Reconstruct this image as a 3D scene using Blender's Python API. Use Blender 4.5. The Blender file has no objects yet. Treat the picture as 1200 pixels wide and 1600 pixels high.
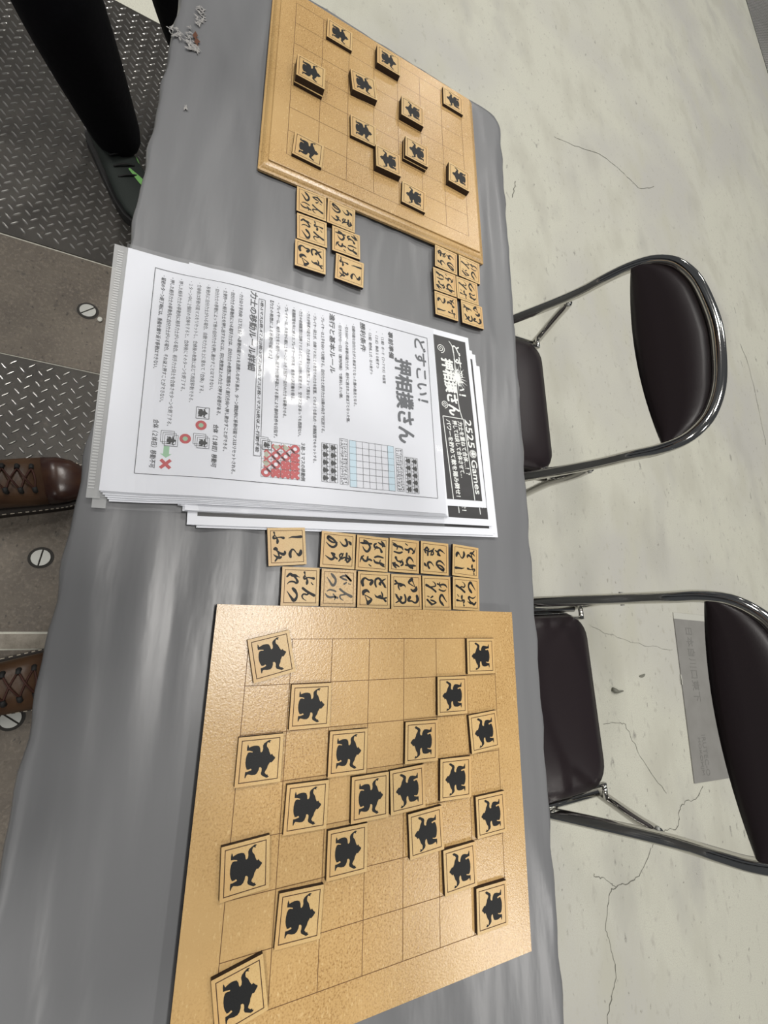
import bpy, bmesh, math, random
from mathutils import Vector, Matrix
random.seed(7)
C = bpy.context.scene.collection
scn = bpy.context.scene
# ------------------------------------------------------------------ camera, world, lights, exposure
CAMP = (-0.0237, -0.0673, 1.1946)
CAMR = [(-0.01585774, 0.90522365, 0.42463947), (0.96866768, 0.11918347, -0.217895), (-0.24785371, 0.40787921, -0.87875087)]
FPX = 650.9
cd = bpy.data.cameras.new('camera'); cam = bpy.data.objects.new('camera', cd); C.objects.link(cam)
cd.sensor_fit = 'VERTICAL'; cd.sensor_height = 36.0; cd.lens = FPX / 1600 * 36.0
cd.clip_start = 0.01; cd.clip_end = 60
M = Matrix((Vector(CAMR[0]), -Vector(CAMR[1]), -Vector(CAMR[2]))).transposed().to_4x4()
M.translation = Vector(CAMP); cam.matrix_world = M
scn.camera = cam
w = bpy.data.worlds.new('hall_air'); scn.world = w; w.use_nodes = True
w.node_tree.nodes['Background'].inputs[0].default_value = (0.80, 0.84, 0.90, 1)
w.node_tree.nodes['Background'].inputs[1].default_value = 0.095
for k, (lx, ly) in enumerate([(-0.1, 1.0), (6.1, 6.4), (-10.9, 6.3), (-15.5, 4.7), (-5.4, 6.4), (-5.4, 1.2), (-0.1, -4.4), (-5.4, -4.4), (5.6, -4.4)]):
    ld = bpy.data.lights.new('hall_lamp', 'AREA'); ld.shape = 'RECTANGLE'; ld.size = 1.3; ld.size_y = 0.7
    ld.energy = 250 if ly < -1 else 170 if (lx < -5 and ly > 4) else 265; ld.color = (1.0, 0.97, 0.925)
    lo = bpy.data.objects.new('hall_lamp', ld); C.objects.link(lo); lo.location = (lx, ly, 8.2)
vs = scn.view_settings
vs.view_transform = 'Standard'; vs.look = 'None'; vs.gamma = 1.0; vs.use_curve_mapping = False; vs.exposure = -0.14
# ------------------------------------------------------------------ measured layout (metres, degrees)
PIECES=[(1, (0.0169, 0.0246, 13.4881), 1, 1), (1, (0.0693, 0.0704, -0.2459), 1, 1), (1, (0.1164, 0.0206, -0.0023), 1, 1), (1, (0.1194, 0.1157, -0.6449), 1, 1), (1, (0.1655, 0.072, -1.0329), 1, 1), (1, (0.1668, 0.1434, 0.3558), 1, 1), (1, (0.1176, 0.2089, -1.0156), 1, -1), (1, (0.1653, 0.1902, 2.3013), 1, -1), (1, (0.1625, 0.2563, -1.5198), 1, -1), (1, (0.1149, 0.3017, 4.4502), 1, -1), (1, (0.069, 0.2543, -0.6683), 1, -1), (1, (0.0226, 0.301, -0.2924), 1, -1), (1, (0.2117, 0.2142, 3.2527), 1, -1), (1, (0.2084, 0.3072, 1.1793), 1, -1), (1, (0.2557, 0.2595, 1.9434), 1, -1), (1, (0.3027, 0.3031, -0.4973), 1, -1), (1, (0.2132, 0.1186, 0.2309), 1, 1), (1, (0.2586, 0.071, -2.1659), 1, 1), (1, (0.2078, 0.0153, 3.572), 1, 1), (1, (0.3057, 0.0199, 11.0133), 1, 1), (2, (-0.9843, 0.0569, 1.0275), 1, 1), (2, (-0.8454, 0.0127, 1.2546), 3, 1), (2, (-0.7014, 0.0198, -1.7227), 1, 1), (2, (-0.986, 0.1467, 1.0427), 2, 1), (2, (-0.892, 0.1019, 7.6168), 2, 1), (2, (-0.8955, 0.1953, -0.0664), 2, -1), (2, (-0.9944, 0.2871, 0.3613), 1, -1), (2, (-0.7964, 0.106, 3.0895), 1, 1), (2, (-0.7529, 0.1495, 3.0043), 2, -1), (2, (-0.8057, 0.2033, -0.4487), 2, -1), (2, (-0.7094, 0.2, -1.2192), 1, -1), (2, (-0.8005, 0.2911, -2.0643), 2, -1)]
TILES=[('A', 'shikofumi', 1, -0.1046, 0.0347, 6.6365), ('A', 'umanori', 1, -0.1053, 0.0982, -0.2692), ('A', 'nagewaza', 1, -0.1047, 0.1446, -0.9194), ('A', 'nagewaza', -1, -0.1054, 0.1911, -0.6062), ('A', 'umanori', -1, -0.1056, 0.2386, -0.7413), ('A', 'shikofumi', -1, -0.105, 0.2902, -3.019), ('A', 'bunretsu', 1, -0.0588, 0.0538, 1.3656), ('A', 'gantsuke', 1, -0.0592, 0.101, 0.5887), ('A', 'dosukoi', 1, -0.0588, 0.1479, 0.3053), ('A', 'dosukoi', -1, -0.0582, 0.1945, 0.9116), ('A', 'gantsuke', -1, -0.0586, 0.241, 0.7784), ('A', 'bunretsu', -1, -0.0592, 0.2894, -1.6161), ('B', 'gantsuke', 1, -0.6191, 0.0334, 2.9542), ('B', 'umanori', 1, -0.6206, 0.0799, 1.0368), ('B', 'bunretsu', 1, -0.5716, 0.037, 3.9726), ('B', 'dosukoi', 1, -0.5246, 0.0374, 3.0674), ('B', 'nagewaza', 1, -0.5745, 0.0898, 2.674), ('B', 'shikofumi', 1, -0.5264, 0.0972, 0.164), ('B', 'umanori', -1, -0.6231, 0.2701, -0.9918), ('B', 'gantsuke', -1, -0.6238, 0.3189, -0.9433), ('B', 'nagewaza', -1, -0.5756, 0.2666, 2.0006), ('B', 'bunretsu', -1, -0.5767, 0.3127, 2.0587), ('B', 'shikofumi', -1, -0.5285, 0.2683, 2.094), ('B', 'dosukoi', -1, -0.5312, 0.3211, 2.2697)]
CRACKS=[[(0.7759, 1.5911), (0.8409, 1.5189), (0.8514, 1.4485), (0.8544, 1.3822), (0.8707, 1.3475), (0.9525, 1.318), (1.0129, 1.3331), (1.0772, 1.3401), (1.1319, 1.3174), (1.1853, 1.2816), (1.2506, 1.2771)], [(0.7994, 1.2824), (0.8143, 1.3203), (0.8323, 1.3551), (0.854, 1.3801)], [(0.3431, 1.4098), (0.3463, 1.489), (0.368, 1.5325), (0.4521, 1.5771), (0.538, 1.6441), (0.6121, 1.7166)], [(0.6223, 1.9528), (0.6577, 1.8923), (0.6632, 1.8211), (0.6852, 1.7764), (0.7381, 1.7567), (0.7372, 1.6748), (0.7759, 1.5911)], [(-2.6671, 1.5062), (-2.703, 1.6644), (-2.7761, 1.8849), (-2.7649, 2.0317), (-2.7348, 2.1536), (-2.7149, 2.258), (-2.816, 2.4176)], [(-1.8458, 3.0951), (-1.7037, 3.1408), (-1.4417, 3.1514), (-1.1242, 3.135)], [(-2.1589, 1.1824), (-2.1021, 1.1697), (-2.038, 1.1565)], [(-0.0086, 1.3898), (0.0205, 1.4877), (0.0534, 1.6167), (0.0727, 1.7562), (0.0875, 1.8834)]]
CHAIRS=[(-0.6079, 0.7448, 0.0246), (0.155, 0.8197, 0.0523)]
SUMO=[(-0.402, -0.337), (-0.324, -0.353), (-0.251, -0.352), (-0.244, -0.29), (-0.219, -0.203), (-0.195, -0.206), (-0.21, -0.275), (-0.199, -0.319), (-0.139, -0.348), (-0.054, -0.363), (0.041, -0.363), (0.12, -0.347), (0.196, -0.313), (0.198, -0.262), (0.179, -0.219), (0.202, -0.195), (0.22, -0.199), (0.233, -0.248), (0.245, -0.303), (0.243, -0.347), (0.309, -0.353), (0.38, -0.352), (0.389, -0.332), (0.333, -0.312), (0.309, -0.28), (0.338, -0.172), (0.339, -0.094), (0.307, -0.046), (0.24, -0.012), (0.174, -0.0), (0.177, 0.04), (0.211, 0.065), (0.269, 0.064), (0.315, 0.051), (0.365, 0.066), (0.402, 0.126), (0.442, 0.197), (0.436, 0.242), (0.416, 0.269), (0.397, 0.234), (0.373, 0.238), (0.367, 0.191), (0.318, 0.148), (0.282, 0.162), (0.22, 0.203), (0.154, 0.221), (0.087, 0.268), (0.095, 0.309), (0.054, 0.352), (0.001, 0.4), (-0.03, 0.386), (-0.054, 0.35), (-0.108, 0.311), (-0.093, 0.271), (-0.156, 0.238), (-0.239, 0.208), (-0.304, 0.157), (-0.354, 0.153), (-0.406, 0.172), (-0.392, 0.214), (-0.379, 0.238), (-0.415, 0.23), (-0.442, 0.268), (-0.457, 0.209), (-0.425, 0.142), (-0.383, 0.075), (-0.336, 0.054), (-0.256, 0.062), (-0.198, 0.05), (-0.174, 0.012), (-0.195, -0.002), (-0.275, -0.014), (-0.333, -0.047), (-0.352, -0.106), (-0.354, -0.186), (-0.337, -0.252), (-0.318, -0.302), (-0.369, -0.317)]
KANA={'shikofumi': [[(-0.291, 0.442, 0.037), (-0.282, 0.301, 0.027), (-0.285, 0.166, 0.02), (-0.25, 0.048, 0.005)], [(0.147, 0.417, 0.03), (0.223, 0.405, 0.042), (0.28, 0.351, 0.037), (0.218, 0.278, 0.013), (0.13, 0.214, 0.017), (0.098, 0.157, 0.02), (0.16, 0.104, 0.03), (0.243, 0.075, 0.037), (0.331, 0.091, 0.03)], [(-0.44, -0.384, 0.023), (-0.365, -0.371, 0.012), (-0.291, -0.406, 0.027), (-0.249, -0.387, 0.023), (-0.28, -0.28, 0.015), (-0.282, -0.182, 0.02), (-0.263, -0.101, 0.033)], [(-0.365, -0.377, 0.01), (-0.297, -0.325, 0.012), (-0.213, -0.291, 0.023), (-0.163, -0.286, 0.033), (-0.106, -0.296, 0.023)], [(0.073, -0.401, 0.023), (0.045, -0.352, 0.027), (0.093, -0.305, 0.02), (0.09, -0.378, 0.02)], [(0.109, -0.33, 0.017), (0.143, -0.299, 0.02), (0.205, -0.22, 0.027), (0.242, -0.124, 0.037), (0.203, -0.076, 0.03), (0.161, -0.079, 0.023)], [(0.177, -0.284, 0.017), (0.294, -0.26, 0.02), (0.358, -0.317, 0.023), (0.437, -0.377, 0.017)], [(0.229, -0.429, 0.005), (0.29, -0.362, 0.02), (0.344, -0.259, 0.033), (0.322, -0.196, 0.023)]], 'bunretsu': [[(-0.428, 0.105, 0.026), (-0.359, 0.123, 0.011), (-0.276, 0.094, 0.026), (-0.229, 0.123, 0.023), (-0.274, 0.222, 0.015), (-0.262, 0.322, 0.02), (-0.249, 0.403, 0.033)], [(-0.351, 0.118, 0.01), (-0.263, 0.165, 0.011), (-0.175, 0.199, 0.026), (-0.11, 0.196, 0.033), (-0.069, 0.186, 0.02)], [(-0.115, 0.331, 0.015), (-0.087, 0.359, 0.011)], [(-0.071, 0.37, 0.015), (-0.05, 0.398, 0.011)], [(0.056, 0.071, 0.03), (0.148, 0.199, 0.03), (0.212, 0.318, 0.03), (0.266, 0.428, 0.036)], [(0.203, 0.252, 0.026), (0.247, 0.206, 0.02), (0.228, 0.115, 0.02), (0.28, 0.058, 0.02), (0.351, 0.079, 0.015), (0.398, 0.134, 0.01), (0.428, 0.193, 0.005)], [(-0.281, -0.428, 0.02), (-0.366, -0.338, 0.033), (-0.325, -0.271, 0.033), (-0.321, -0.173, 0.033), (-0.292, -0.098, 0.013), (-0.271, -0.032, 0.005)], [(-0.304, -0.205, 0.03), (-0.218, -0.142, 0.023), (-0.139, -0.104, 0.033), (-0.1, -0.142, 0.026), (-0.13, -0.209, 0.02), (-0.139, -0.29, 0.02), (-0.112, -0.368, 0.015), (-0.054, -0.411, 0.007)], [(0.067, -0.235, 0.03), (0.128, -0.175, 0.039), (0.222, -0.112, 0.025), (0.317, -0.105, 0.025), (0.405, -0.155, 0.036), (0.414, -0.211, 0.036), (0.337, -0.272, 0.026), (0.245, -0.342, 0.016), (0.144, -0.413, 0.005)]], 'umanori': [[(-0.415, -0.352, 0.038), (-0.359, -0.222, 0.03), (-0.268, -0.11, 0.028), (-0.179, -0.072, 0.03), (-0.104, -0.131, 0.03), (-0.086, -0.224, 0.028), (-0.137, -0.322, 0.021), (-0.232, -0.422, 0.006)], [(-0.404, -0.362, 0.034), (-0.36, -0.38, 0.026), (-0.278, -0.29, 0.026), (-0.236, -0.172, 0.021), (-0.246, -0.034, 0.011)], [(-0.22, 0.426, 0.026), (-0.264, 0.401, 0.038), (-0.315, 0.347, 0.017)], [(-0.372, 0.234, 0.03), (-0.303, 0.282, 0.03), (-0.205, 0.292, 0.032), (-0.153, 0.221, 0.03), (-0.191, 0.131, 0.019), (-0.299, 0.034, 0.006)], [(0.105, 0.118, 0.021), (0.148, 0.062, 0.021), (0.219, 0.067, 0.021), (0.265, 0.128, 0.026), (0.225, 0.222, 0.021), (0.246, 0.332, 0.026), (0.267, 0.443, 0.021)], [(0.096, 0.171, 0.017), (0.202, 0.134, 0.021), (0.311, 0.067, 0.021), (0.372, 0.022, 0.009)], [(0.083, 0.296, 0.026), (0.229, 0.287, 0.026), (0.315, 0.249, 0.017)], [(0.159, 0.375, 0.021), (0.259, 0.42, 0.026), (0.37, 0.328, 0.026), (0.291, 0.291, 0.019)], [(0.11, -0.221, 0.021), (0.179, -0.16, 0.03), (0.247, -0.128, 0.03), (0.315, -0.207, 0.032), (0.284, -0.302, 0.023), (0.199, -0.427, 0.006)], [(0.113, -0.21, 0.021), (0.14, -0.114, 0.021), (0.207, -0.131, 0.021), (0.283, -0.027, 0.021)]], 'nagewaza': [[(-0.404, 0.184, 0.012), (-0.344, 0.31, 0.03), (-0.291, 0.44, 0.028)], [(-0.445, 0.317, 0.019), (-0.338, 0.41, 0.033), (-0.263, 0.361, 0.019)], [(-0.349, 0.124, 0.023), (-0.3, 0.057, 0.028), (-0.217, 0.084, 0.028), (-0.214, 0.177, 0.026), (-0.204, 0.259, 0.021), (-0.14, 0.309, 0.028), (-0.089, 0.334, 0.037)], [(-0.255, 0.152, 0.023), (-0.13, 0.072, 0.009)], [(0.119, 0.09, 0.023), (0.078, 0.215, 0.028), (0.111, 0.401, 0.019)], [(0.187, 0.047, 0.009), (0.273, 0.102, 0.028), (0.301, 0.191, 0.03), (0.309, 0.33, 0.028), (0.349, 0.424, 0.028)], [(0.18, 0.301, 0.012), (0.309, 0.284, 0.021), (0.394, 0.392, 0.019)], [(0.393, 0.403, 0.014), (0.406, 0.427, 0.014)], [(0.404, 0.445, 0.014), (0.423, 0.464, 0.012)], [(-0.418, -0.324, 0.023), (-0.333, -0.307, 0.033), (-0.304, -0.388, 0.019)], [(-0.321, -0.443, 0.019), (-0.324, -0.283, 0.03), (-0.327, -0.049, 0.023)], [(-0.412, -0.265, 0.019), (-0.349, -0.191, 0.03), (-0.232, -0.103, 0.028), (-0.123, -0.121, 0.033), (-0.047, -0.198, 0.03), (-0.097, -0.294, 0.023), (-0.213, -0.371, 0.007)], [(0.105, -0.319, 0.019), (0.17, -0.392, 0.023), (0.334, -0.439, 0.007)], [(0.137, -0.387, 0.019), (0.257, -0.299, 0.028), (0.258, -0.194, 0.03), (0.127, -0.166, 0.023)], [(0.29, -0.239, 0.019), (0.209, -0.126, 0.028), (0.236, -0.025, 0.023)], [(0.378, -0.111, 0.016), (0.403, -0.086, 0.014)], [(0.406, -0.067, 0.016), (0.429, -0.038, 0.014)]], 'gantsuke': [[(-0.431, -0.262, 0.021), (-0.362, -0.197, 0.035), (-0.271, -0.124, 0.029), (-0.164, -0.118, 0.029), (-0.072, -0.181, 0.033), (-0.097, -0.243, 0.029), (-0.208, -0.32, 0.019), (-0.322, -0.411, 0.006)], [(-0.338, 0.039, 0.017), (-0.29, 0.131, 0.025), (-0.25, 0.262, 0.017)], [(-0.343, 0.048, 0.021), (-0.387, 0.158, 0.021), (-0.363, 0.256, 0.025), (-0.24, 0.397, 0.025)], [(-0.426, 0.213, 0.017), (-0.343, 0.3, 0.025), (-0.24, 0.404, 0.025)], [(-0.125, 0.178, 0.025), (-0.176, 0.255, 0.017)], [(-0.145, 0.328, 0.013), (-0.126, 0.345, 0.013)], [(-0.128, 0.377, 0.013), (-0.109, 0.396, 0.01)], [(0.124, -0.398, 0.008), (0.071, -0.305, 0.019), (0.084, -0.192, 0.021), (0.118, -0.102, 0.021)], [(0.178, -0.443, 0.006), (0.27, -0.374, 0.025), (0.304, -0.272, 0.027), (0.286, -0.151, 0.025), (0.314, -0.035, 0.025)], [(0.196, -0.186, 0.013), (0.284, -0.11, 0.019), (0.388, -0.135, 0.01)], [(0.042, 0.044, 0.029), (0.124, 0.154, 0.025), (0.197, 0.287, 0.029), (0.261, 0.425, 0.037)], [(0.19, 0.232, 0.025), (0.214, 0.148, 0.019), (0.238, 0.054, 0.021), (0.306, 0.054, 0.019), (0.364, 0.104, 0.013), (0.391, 0.169, 0.006)]], 'dosukoi': [[(-0.181, -0.124, 0.042), (-0.257, -0.07, 0.042), (-0.307, -0.088, 0.028), (-0.309, -0.198, 0.021), (-0.366, -0.314, 0.023), (-0.331, -0.391, 0.033), (-0.241, -0.426, 0.042), (-0.131, -0.399, 0.037)], [(-0.103, 0.074, 0.023), (-0.213, 0.036, 0.028), (-0.339, 0.054, 0.028), (-0.379, 0.169, 0.028), (-0.293, 0.266, 0.033), (-0.136, 0.394, 0.028)], [(-0.379, 0.428, 0.009), (-0.317, 0.312, 0.023), (-0.205, 0.199, 0.033), (-0.176, 0.235, 0.023)], [(-0.113, 0.366, 0.014), (-0.1, 0.39, 0.014)], [(-0.096, 0.419, 0.014), (-0.077, 0.448, 0.012)], [(0.162, -0.381, 0.028), (0.08, -0.367, 0.047), (0.033, -0.263, 0.037), (0.088, -0.17, 0.016)], [(0.166, -0.341, 0.009), (0.287, -0.105, 0.019), (0.348, -0.103, 0.033), (0.429, -0.213, 0.047), (0.385, -0.233, 0.021), (0.179, -0.331, 0.007)], [(0.06, 0.267, 0.014), (0.16, 0.31, 0.023), (0.255, 0.274, 0.028), (0.22, 0.168, 0.028), (0.185, 0.236, 0.023)], [(0.147, 0.031, 0.007), (0.221, 0.087, 0.023), (0.247, 0.238, 0.033), (0.272, 0.344, 0.023), (0.245, 0.449, 0.023)], [(0.262, 0.332, 0.023), (0.36, 0.429, 0.028)]]}
LINES=[('・最初のターン終了時には、重複を繰り返す移動はできない。', -122.0, 1.2, -166.2), ('・押した相手力士の移動先に自分力士がいる場合、それ以上押すことができない。', -122.0, 40.9, -156.9), ('・押した相手力士の移動先に相手力士がいる場合、相手力士同士を合体させターンを終了する。', -123.2, 68.7, -147.6), ('・１ターン中に２個目の合体をすると、合体後にそのターンを終了する。', -122.6, 24.9, -136.8), ('・合体後は移動可能マスをリセットし、合体後の枚数に応じて再度移動できる。', -122.9, 37.4, -127.6), ('・移動先に自分力士がいる場合、自動で力士を上に重ねて「合体」する。', -122.5, 24.7, -117.5), ('・自分力士の移動によって他の自分力士を押し動かすことはできない。', -121.7, 19.4, -107.3), ('・土俵外へと相手力士を押し出すためには、同じ枚数以上の力士で押す必要がある。', -122.0, 49.9, -97.9), ('・自分力士の移動先にいる相手力士は、自分力士の枚数に関係なく進行方向へ押し動かすことができる。', -121.5, 92.6, -89.1), ('・力士は十字方向（上下左右）へ移動可能マスを消費しながら進み、ターン開始時に移動可能マスはリセットされる。', -121.5, 118.4, -79.1), ('【力士の枚数による移動可能マス】', -121.3, -37.5, -41.5), ('・プレイヤーは、相手力士を土俵外へ押し出すか行動不能にする事により勝利条件を目指す。', -120.6, 68.0, -32.8), ('・プレイヤーは、先攻から順に１ターンにつき１回ずつ自分の力士を移動させる。', -120.9, 40.1, -22.6), ('・初期配置を先に終えたプレイヤーが先攻・後攻の決定権を得る。', -120.1, 14.7, -12.9), ('・力士の初期配置は自陣７マスのどこでも自由に配置でき、空きマスがあっても問題ない。', -120.1, 62.0, -3.5), ('・力士が移動可能なマスは、力士の重なった枚数によって異なる。', -119.7, 10.2, 7.0), ('・プレイヤー同士が、自陣７マスに１０枚全ての力士を配置。どのような重ね方・初期配置でもセットする。', -119.3, 94.1, 15.7), ('・プレイヤーは上手を向いて対戦する。自分力士と相手力士は駒の向きで区別する。', -120.1, 52.3, 26.6), ('・引き分け①一日目（審判判断）で勝利したい側。', -115.3, -0.2, 51.4), ('・引き分け一方の移動可能力士が、相手に囲まれ２枚以下となった側。', -115.1, 32.4, 61.0), ('・自動可能な自分力士が２枚以下となった側の敗北となる。', -119.6, 7.3, 71.6), ('・（２組）動作札１式・計６枚ずつ', -118.1, -46.3, 96.8), ('・（２式）駒各１０枚ずつ', -117.3, -58.6, 107.1), ('・（１組）ボード（７×７マス）を設置', -116.5, -36.4, 116.4)]
HEADS=[('力士の移動ルール詳細', -127.2, -15.6, -63.9), ('進行と基本ルール', -126.0, -35.3, 40.1), ('勝利条件', -125.2, -79.5, 85.6), ('事前準備', -122.7, -79.5, 129.7), ('合体（２体目）移動不可', 62.6, 118.3, -160.3), ('合体（１体目）移動可', 61.8, 112.8, -100.0), ('３枚-３マスの移動例', 70.0, 118.9, 1.0), ('1枚-5マス|2枚-4マス|3枚-3マス|4枚-2マス|5枚-1マス|6枚以上-行動不能', -116.9, 88.9, -54.1)]
TITLES=[('押相撲さん', -82.3, 49.1, 148.5), ('どすこい！', -123.8, -20.1, 179.2)]
Q={'table': [(-119.1, -54.3), (-119.6, -46.9), (93.7, -53.1), (93.6, -61.2)], 'chart': [(73.6, -48.0), (74.1, -3.3), (118.8, -3.3), (117.9, -49.4)], 'pg1': [(66.0, 24.8), (66.2, 46.0), (117.9, 45.0), (116.9, 24.3)], 'ys1': [(56.4, 49.1), (57.0, 60.0), (118.6, 59.0), (118.3, 48.4)], 'grid': [(55.9, 62.4), (58.6, 126.7), (122.1, 126.3), (119.6, 61.6)], 'ys2': [(59.1, 130.1), (59.5, 140.5), (120.4, 140.0), (120.0, 129.2)], 'pg2': [(70.5, 143.0), (70.0, 163.3), (121.6, 163.2), (121.5, 142.9)], 'icon1': [(42.7, -121.2), (42.1, -107.8), (56.1, -107.9), (56.4, -121.6)], 'ring1': [(64.4, -115.5)], 'iconA': [(79.4, -118.8), (79.1, -105.3), (91.9, -105.8), (91.5, -118.9)], 'ring2': [(82.1, -130.5)], 'iconB': [(79.1, -150.4), (79.2, -137.7), (92.3, -137.9), (91.9, -150.5)], 'arrow': [(92.5, -151.4), (91.6, -144.9), (102.9, -144.1), (103.7, -150.6), (107.0, -147.5)], 'cross': [(113.0, -147.9)], 'frame': [(-131.8, -173.4), (-127.7, 198.3), (128.9, 187.4), (122.4, -178.6)]}
S = 0.0467; TZ = 0.70; BT = 0.0126; PT = 0.0047; PA = 0.0446
R = math.radians
# ------------------------------------------------------------------ materials
def mat(name, col, rough=0.5, metal=0.0, spec=0.5, noise=None, bump=None, coat=0.0, vary=None):
    m = bpy.data.materials.new(name); m.use_nodes = True; nt = m.node_tree; b = nt.nodes['Principled BSDF']
    b.inputs['Base Color'].default_value = (*col, 1); b.inputs['Roughness'].default_value = rough
    b.inputs['Metallic'].default_value = metal; b.inputs['Specular IOR Level'].default_value = spec
    b.inputs['Coat Weight'].default_value = coat
    tc = nt.nodes.new('ShaderNodeTexCoord')
    def tex(scale, detail=4, stretch=None, rot=0.0):
        mp = nt.nodes.new('ShaderNodeMapping'); nt.links.new(tc.outputs['Object'], mp.inputs[0])
        if stretch: mp.inputs['Scale'].default_value = stretch
        mp.inputs['Rotation'].default_value = (0, 0, rot)
        n = nt.nodes.new('ShaderNodeTexNoise'); n.inputs['Scale'].default_value = scale; n.inputs['Detail'].default_value = detail
        nt.links.new(mp.outputs[0], n.inputs['Vector']); return n
    if noise:
        # list of (scale, colour_b, lo, hi, stretch): blends towards colour_b where the noise is between lo and hi
        last = None
        for (sc, cb, lo, hi, st) in noise:
            n = tex(sc, 5, st); r = nt.nodes.new('ShaderNodeMapRange'); r.inputs[1].default_value = lo; r.inputs[2].default_value = hi
            nt.links.new(n.outputs['Fac'], r.inputs[0])
            mx = nt.nodes.new('ShaderNodeMix'); mx.data_type = 'RGBA'
            nt.links.new(r.outputs[0], mx.inputs[0])
            if last: nt.links.new(last, mx.inputs[6])
            else: mx.inputs[6].default_value = (*col, 1)
            mx.inputs[7].default_value = (*cb, 1); last = mx.outputs[2]
        nt.links.new(last, b.inputs['Base Color'])
    if bump:
        h = None
        for (sc, st, strength, dist) in bump:
            n = tex(sc, 4, st); bp = nt.nodes.new('ShaderNodeBump'); bp.inputs['Strength'].default_value = strength; bp.inputs['Distance'].default_value = dist
            nt.links.new(n.outputs['Fac'], bp.inputs['Height'])
            if h: nt.links.new(h, bp.inputs['Normal'])
            h = bp.outputs[0]
        nt.links.new(h, b.inputs['Normal'])
    return m
M_ = {}
M_['mdf'] = mat('mdf_board', (0.54, 0.345, 0.14), 0.27, spec=0.75, noise=[(480, (0.31, 0.17, 0.055), .48, .70, None), (6, (0.60, 0.395, 0.17), .4, .7, None), (190, (0.68, 0.48, 0.23), .60, .74, (1, 2.2, 1))], bump=[(600, None, .30, .0006), (240, None, .12, .0006)])
M_['mdf2'] = mat('mdf_tile', (0.61, 0.425, 0.19), 0.36, noise=[(700, (0.52, 0.33, 0.13), .5, .75, None), (9, (0.60, 0.36, 0.14), .45, .75, None)], bump=[(700, None, .3, .0004)])
M_['mdf_old'] = mat('mdf_tile_faded', (0.66, 0.47, 0.25), 0.5, noise=[(420, (0.50, 0.33, 0.16), .45, .7, None)], bump=[(500, None, .6, .0006)])
M_['mdfedge'] = mat('mdf_moulding', (0.52, 0.32, 0.13), 0.55, noise=[(500, (0.42, 0.25, 0.09), .4, .7, None)])
M_['burnt'] = mat('laser_burnt_edge', (0.016, 0.006, 0.005), 0.6)
M_['engrave'] = mat('laser_engraved_line', (0.055, 0.020, 0.005), 0.7)
M_['engrave_thin'] = mat('laser_grid_line', (0.13, 0.06, 0.018), 0.7)
M_['ink'] = mat('black_ink', (0.010, 0.0105, 0.011), 0.5, spec=0.3, bump=[(900, None, .3, .0003)])
M_['ink_faded'] = mat('faded_ink', (0.085, 0.08, 0.072), 0.6)
M_['cloth'] = mat('grey_plastic_sheet', (0.178, 0.182, 0.188), 0.33, spec=0.42, noise=[(2.5, (0.160, 0.162, 0.168), .4, .7, None)], bump=[(4, (1, 4.5, 1), .16, .012), (300, None, .06, .0004)])
M_['film'] = mat('torn_film', (0.36, 0.35, 0.335), 0.4, noise=[(300, (0.24, 0.235, 0.23), .42, .58, None)], bump=[(300, None, .6, .001)])
M_['woodhole'] = mat('table_wood', (0.10, 0.035, 0.015), 0.5)
M_['paper'] = mat('white_paper', (0.78, 0.80, 0.85), 0.6, spec=0.3)
M_['print'] = mat('printed_grey', (0.045, 0.048, 0.056), 0.6)
M_['title'] = mat('printed_dark_grey', (0.085, 0.092, 0.105), 0.6)
M_['red'] = mat('printed_red', (0.50, 0.055, 0.06), 0.6)
M_['green'] = mat('printed_green', (0.30, 0.52, 0.33), 0.6)
M_['olive'] = mat('printed_olive', (0.42, 0.42, 0.32), 0.6)
M_['blue'] = mat('printed_light_blue', (0.58, 0.74, 0.83), 0.6)
M_['panel'] = mat('flyer_black', (0.042, 0.041, 0.042), 0.45, noise=[(14, (0.075, 0.072, 0.075), .52, .75, None)])
M_['white'] = mat('flyer_white', (0.80, 0.82, 0.80), 0.6)
M_['chrome'] = mat('chrome_tube', (0.62, 0.61, 0.58), 0.10, metal=1.0)
M_['vinyl'] = mat('dark_vinyl', (0.014, 0.009, 0.0105), 0.36, spec=0.45, bump=[(500, None, .2, .0004)])
M_['rubber'] = mat('black_rubber', (0.012, 0.012, 0.012), 0.7)
M_['floor'] = mat('pale_concrete', (0.52, 0.52, 0.44), 0.55, spec=0.35, noise=[(.9, (0.43, 0.425, 0.395), .45, .62, None), (5, (0.44, 0.435, 0.365), .50, .66, (.5, 1, 1)), (3.2, (0.37, 0.365, 0.33), .58, .74, (.45, 1, 1)), (34, (0.38, 0.37, 0.32), .60, .72, (.6, 1, 1)), (62, (0.24, 0.23, 0.20), .665, .71, (.6, 1, 1)), (24, (0.22, 0.215, 0.19), .675, .73, (.4, 1, 1)), (260, (0.45, 0.44, 0.38), .45, .65, None)], bump=[(60, None, .25, .002)])
M_['slab'] = mat('brown_concrete', (0.115, 0.096, 0.074), 0.6, noise=[(9, (0.085, 0.070, 0.055), .4, .65, None), (70, (0.045, 0.038, 0.03), .64, .70, (1, 1.6, 1)), (160, (0.16, 0.135, 0.105), .5, .75, None), (32, (0.07, 0.06, 0.048), .64, .72, None)], bump=[(80, None, .6, .004)])
M_['plate'] = mat('steel_plate', (0.062, 0.058, 0.052), 0.5, metal=0.75, noise=[(12, (0.045, 0.042, 0.038), .4, .65, None), (90, (0.09, 0.08, 0.07), .6, .8, None)], bump=[(200, None, .3, .0006)])
M_['bar'] = mat('worn_steel_bar', (0.42, 0.41, 0.39), 0.30, metal=0.9)
M_['screw'] = mat('zinc_screw', (0.38, 0.385, 0.36), 0.5, metal=0.35)
M_['dark'] = mat('dark_gap', (0.02, 0.018, 0.015), 0.8)
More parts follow.
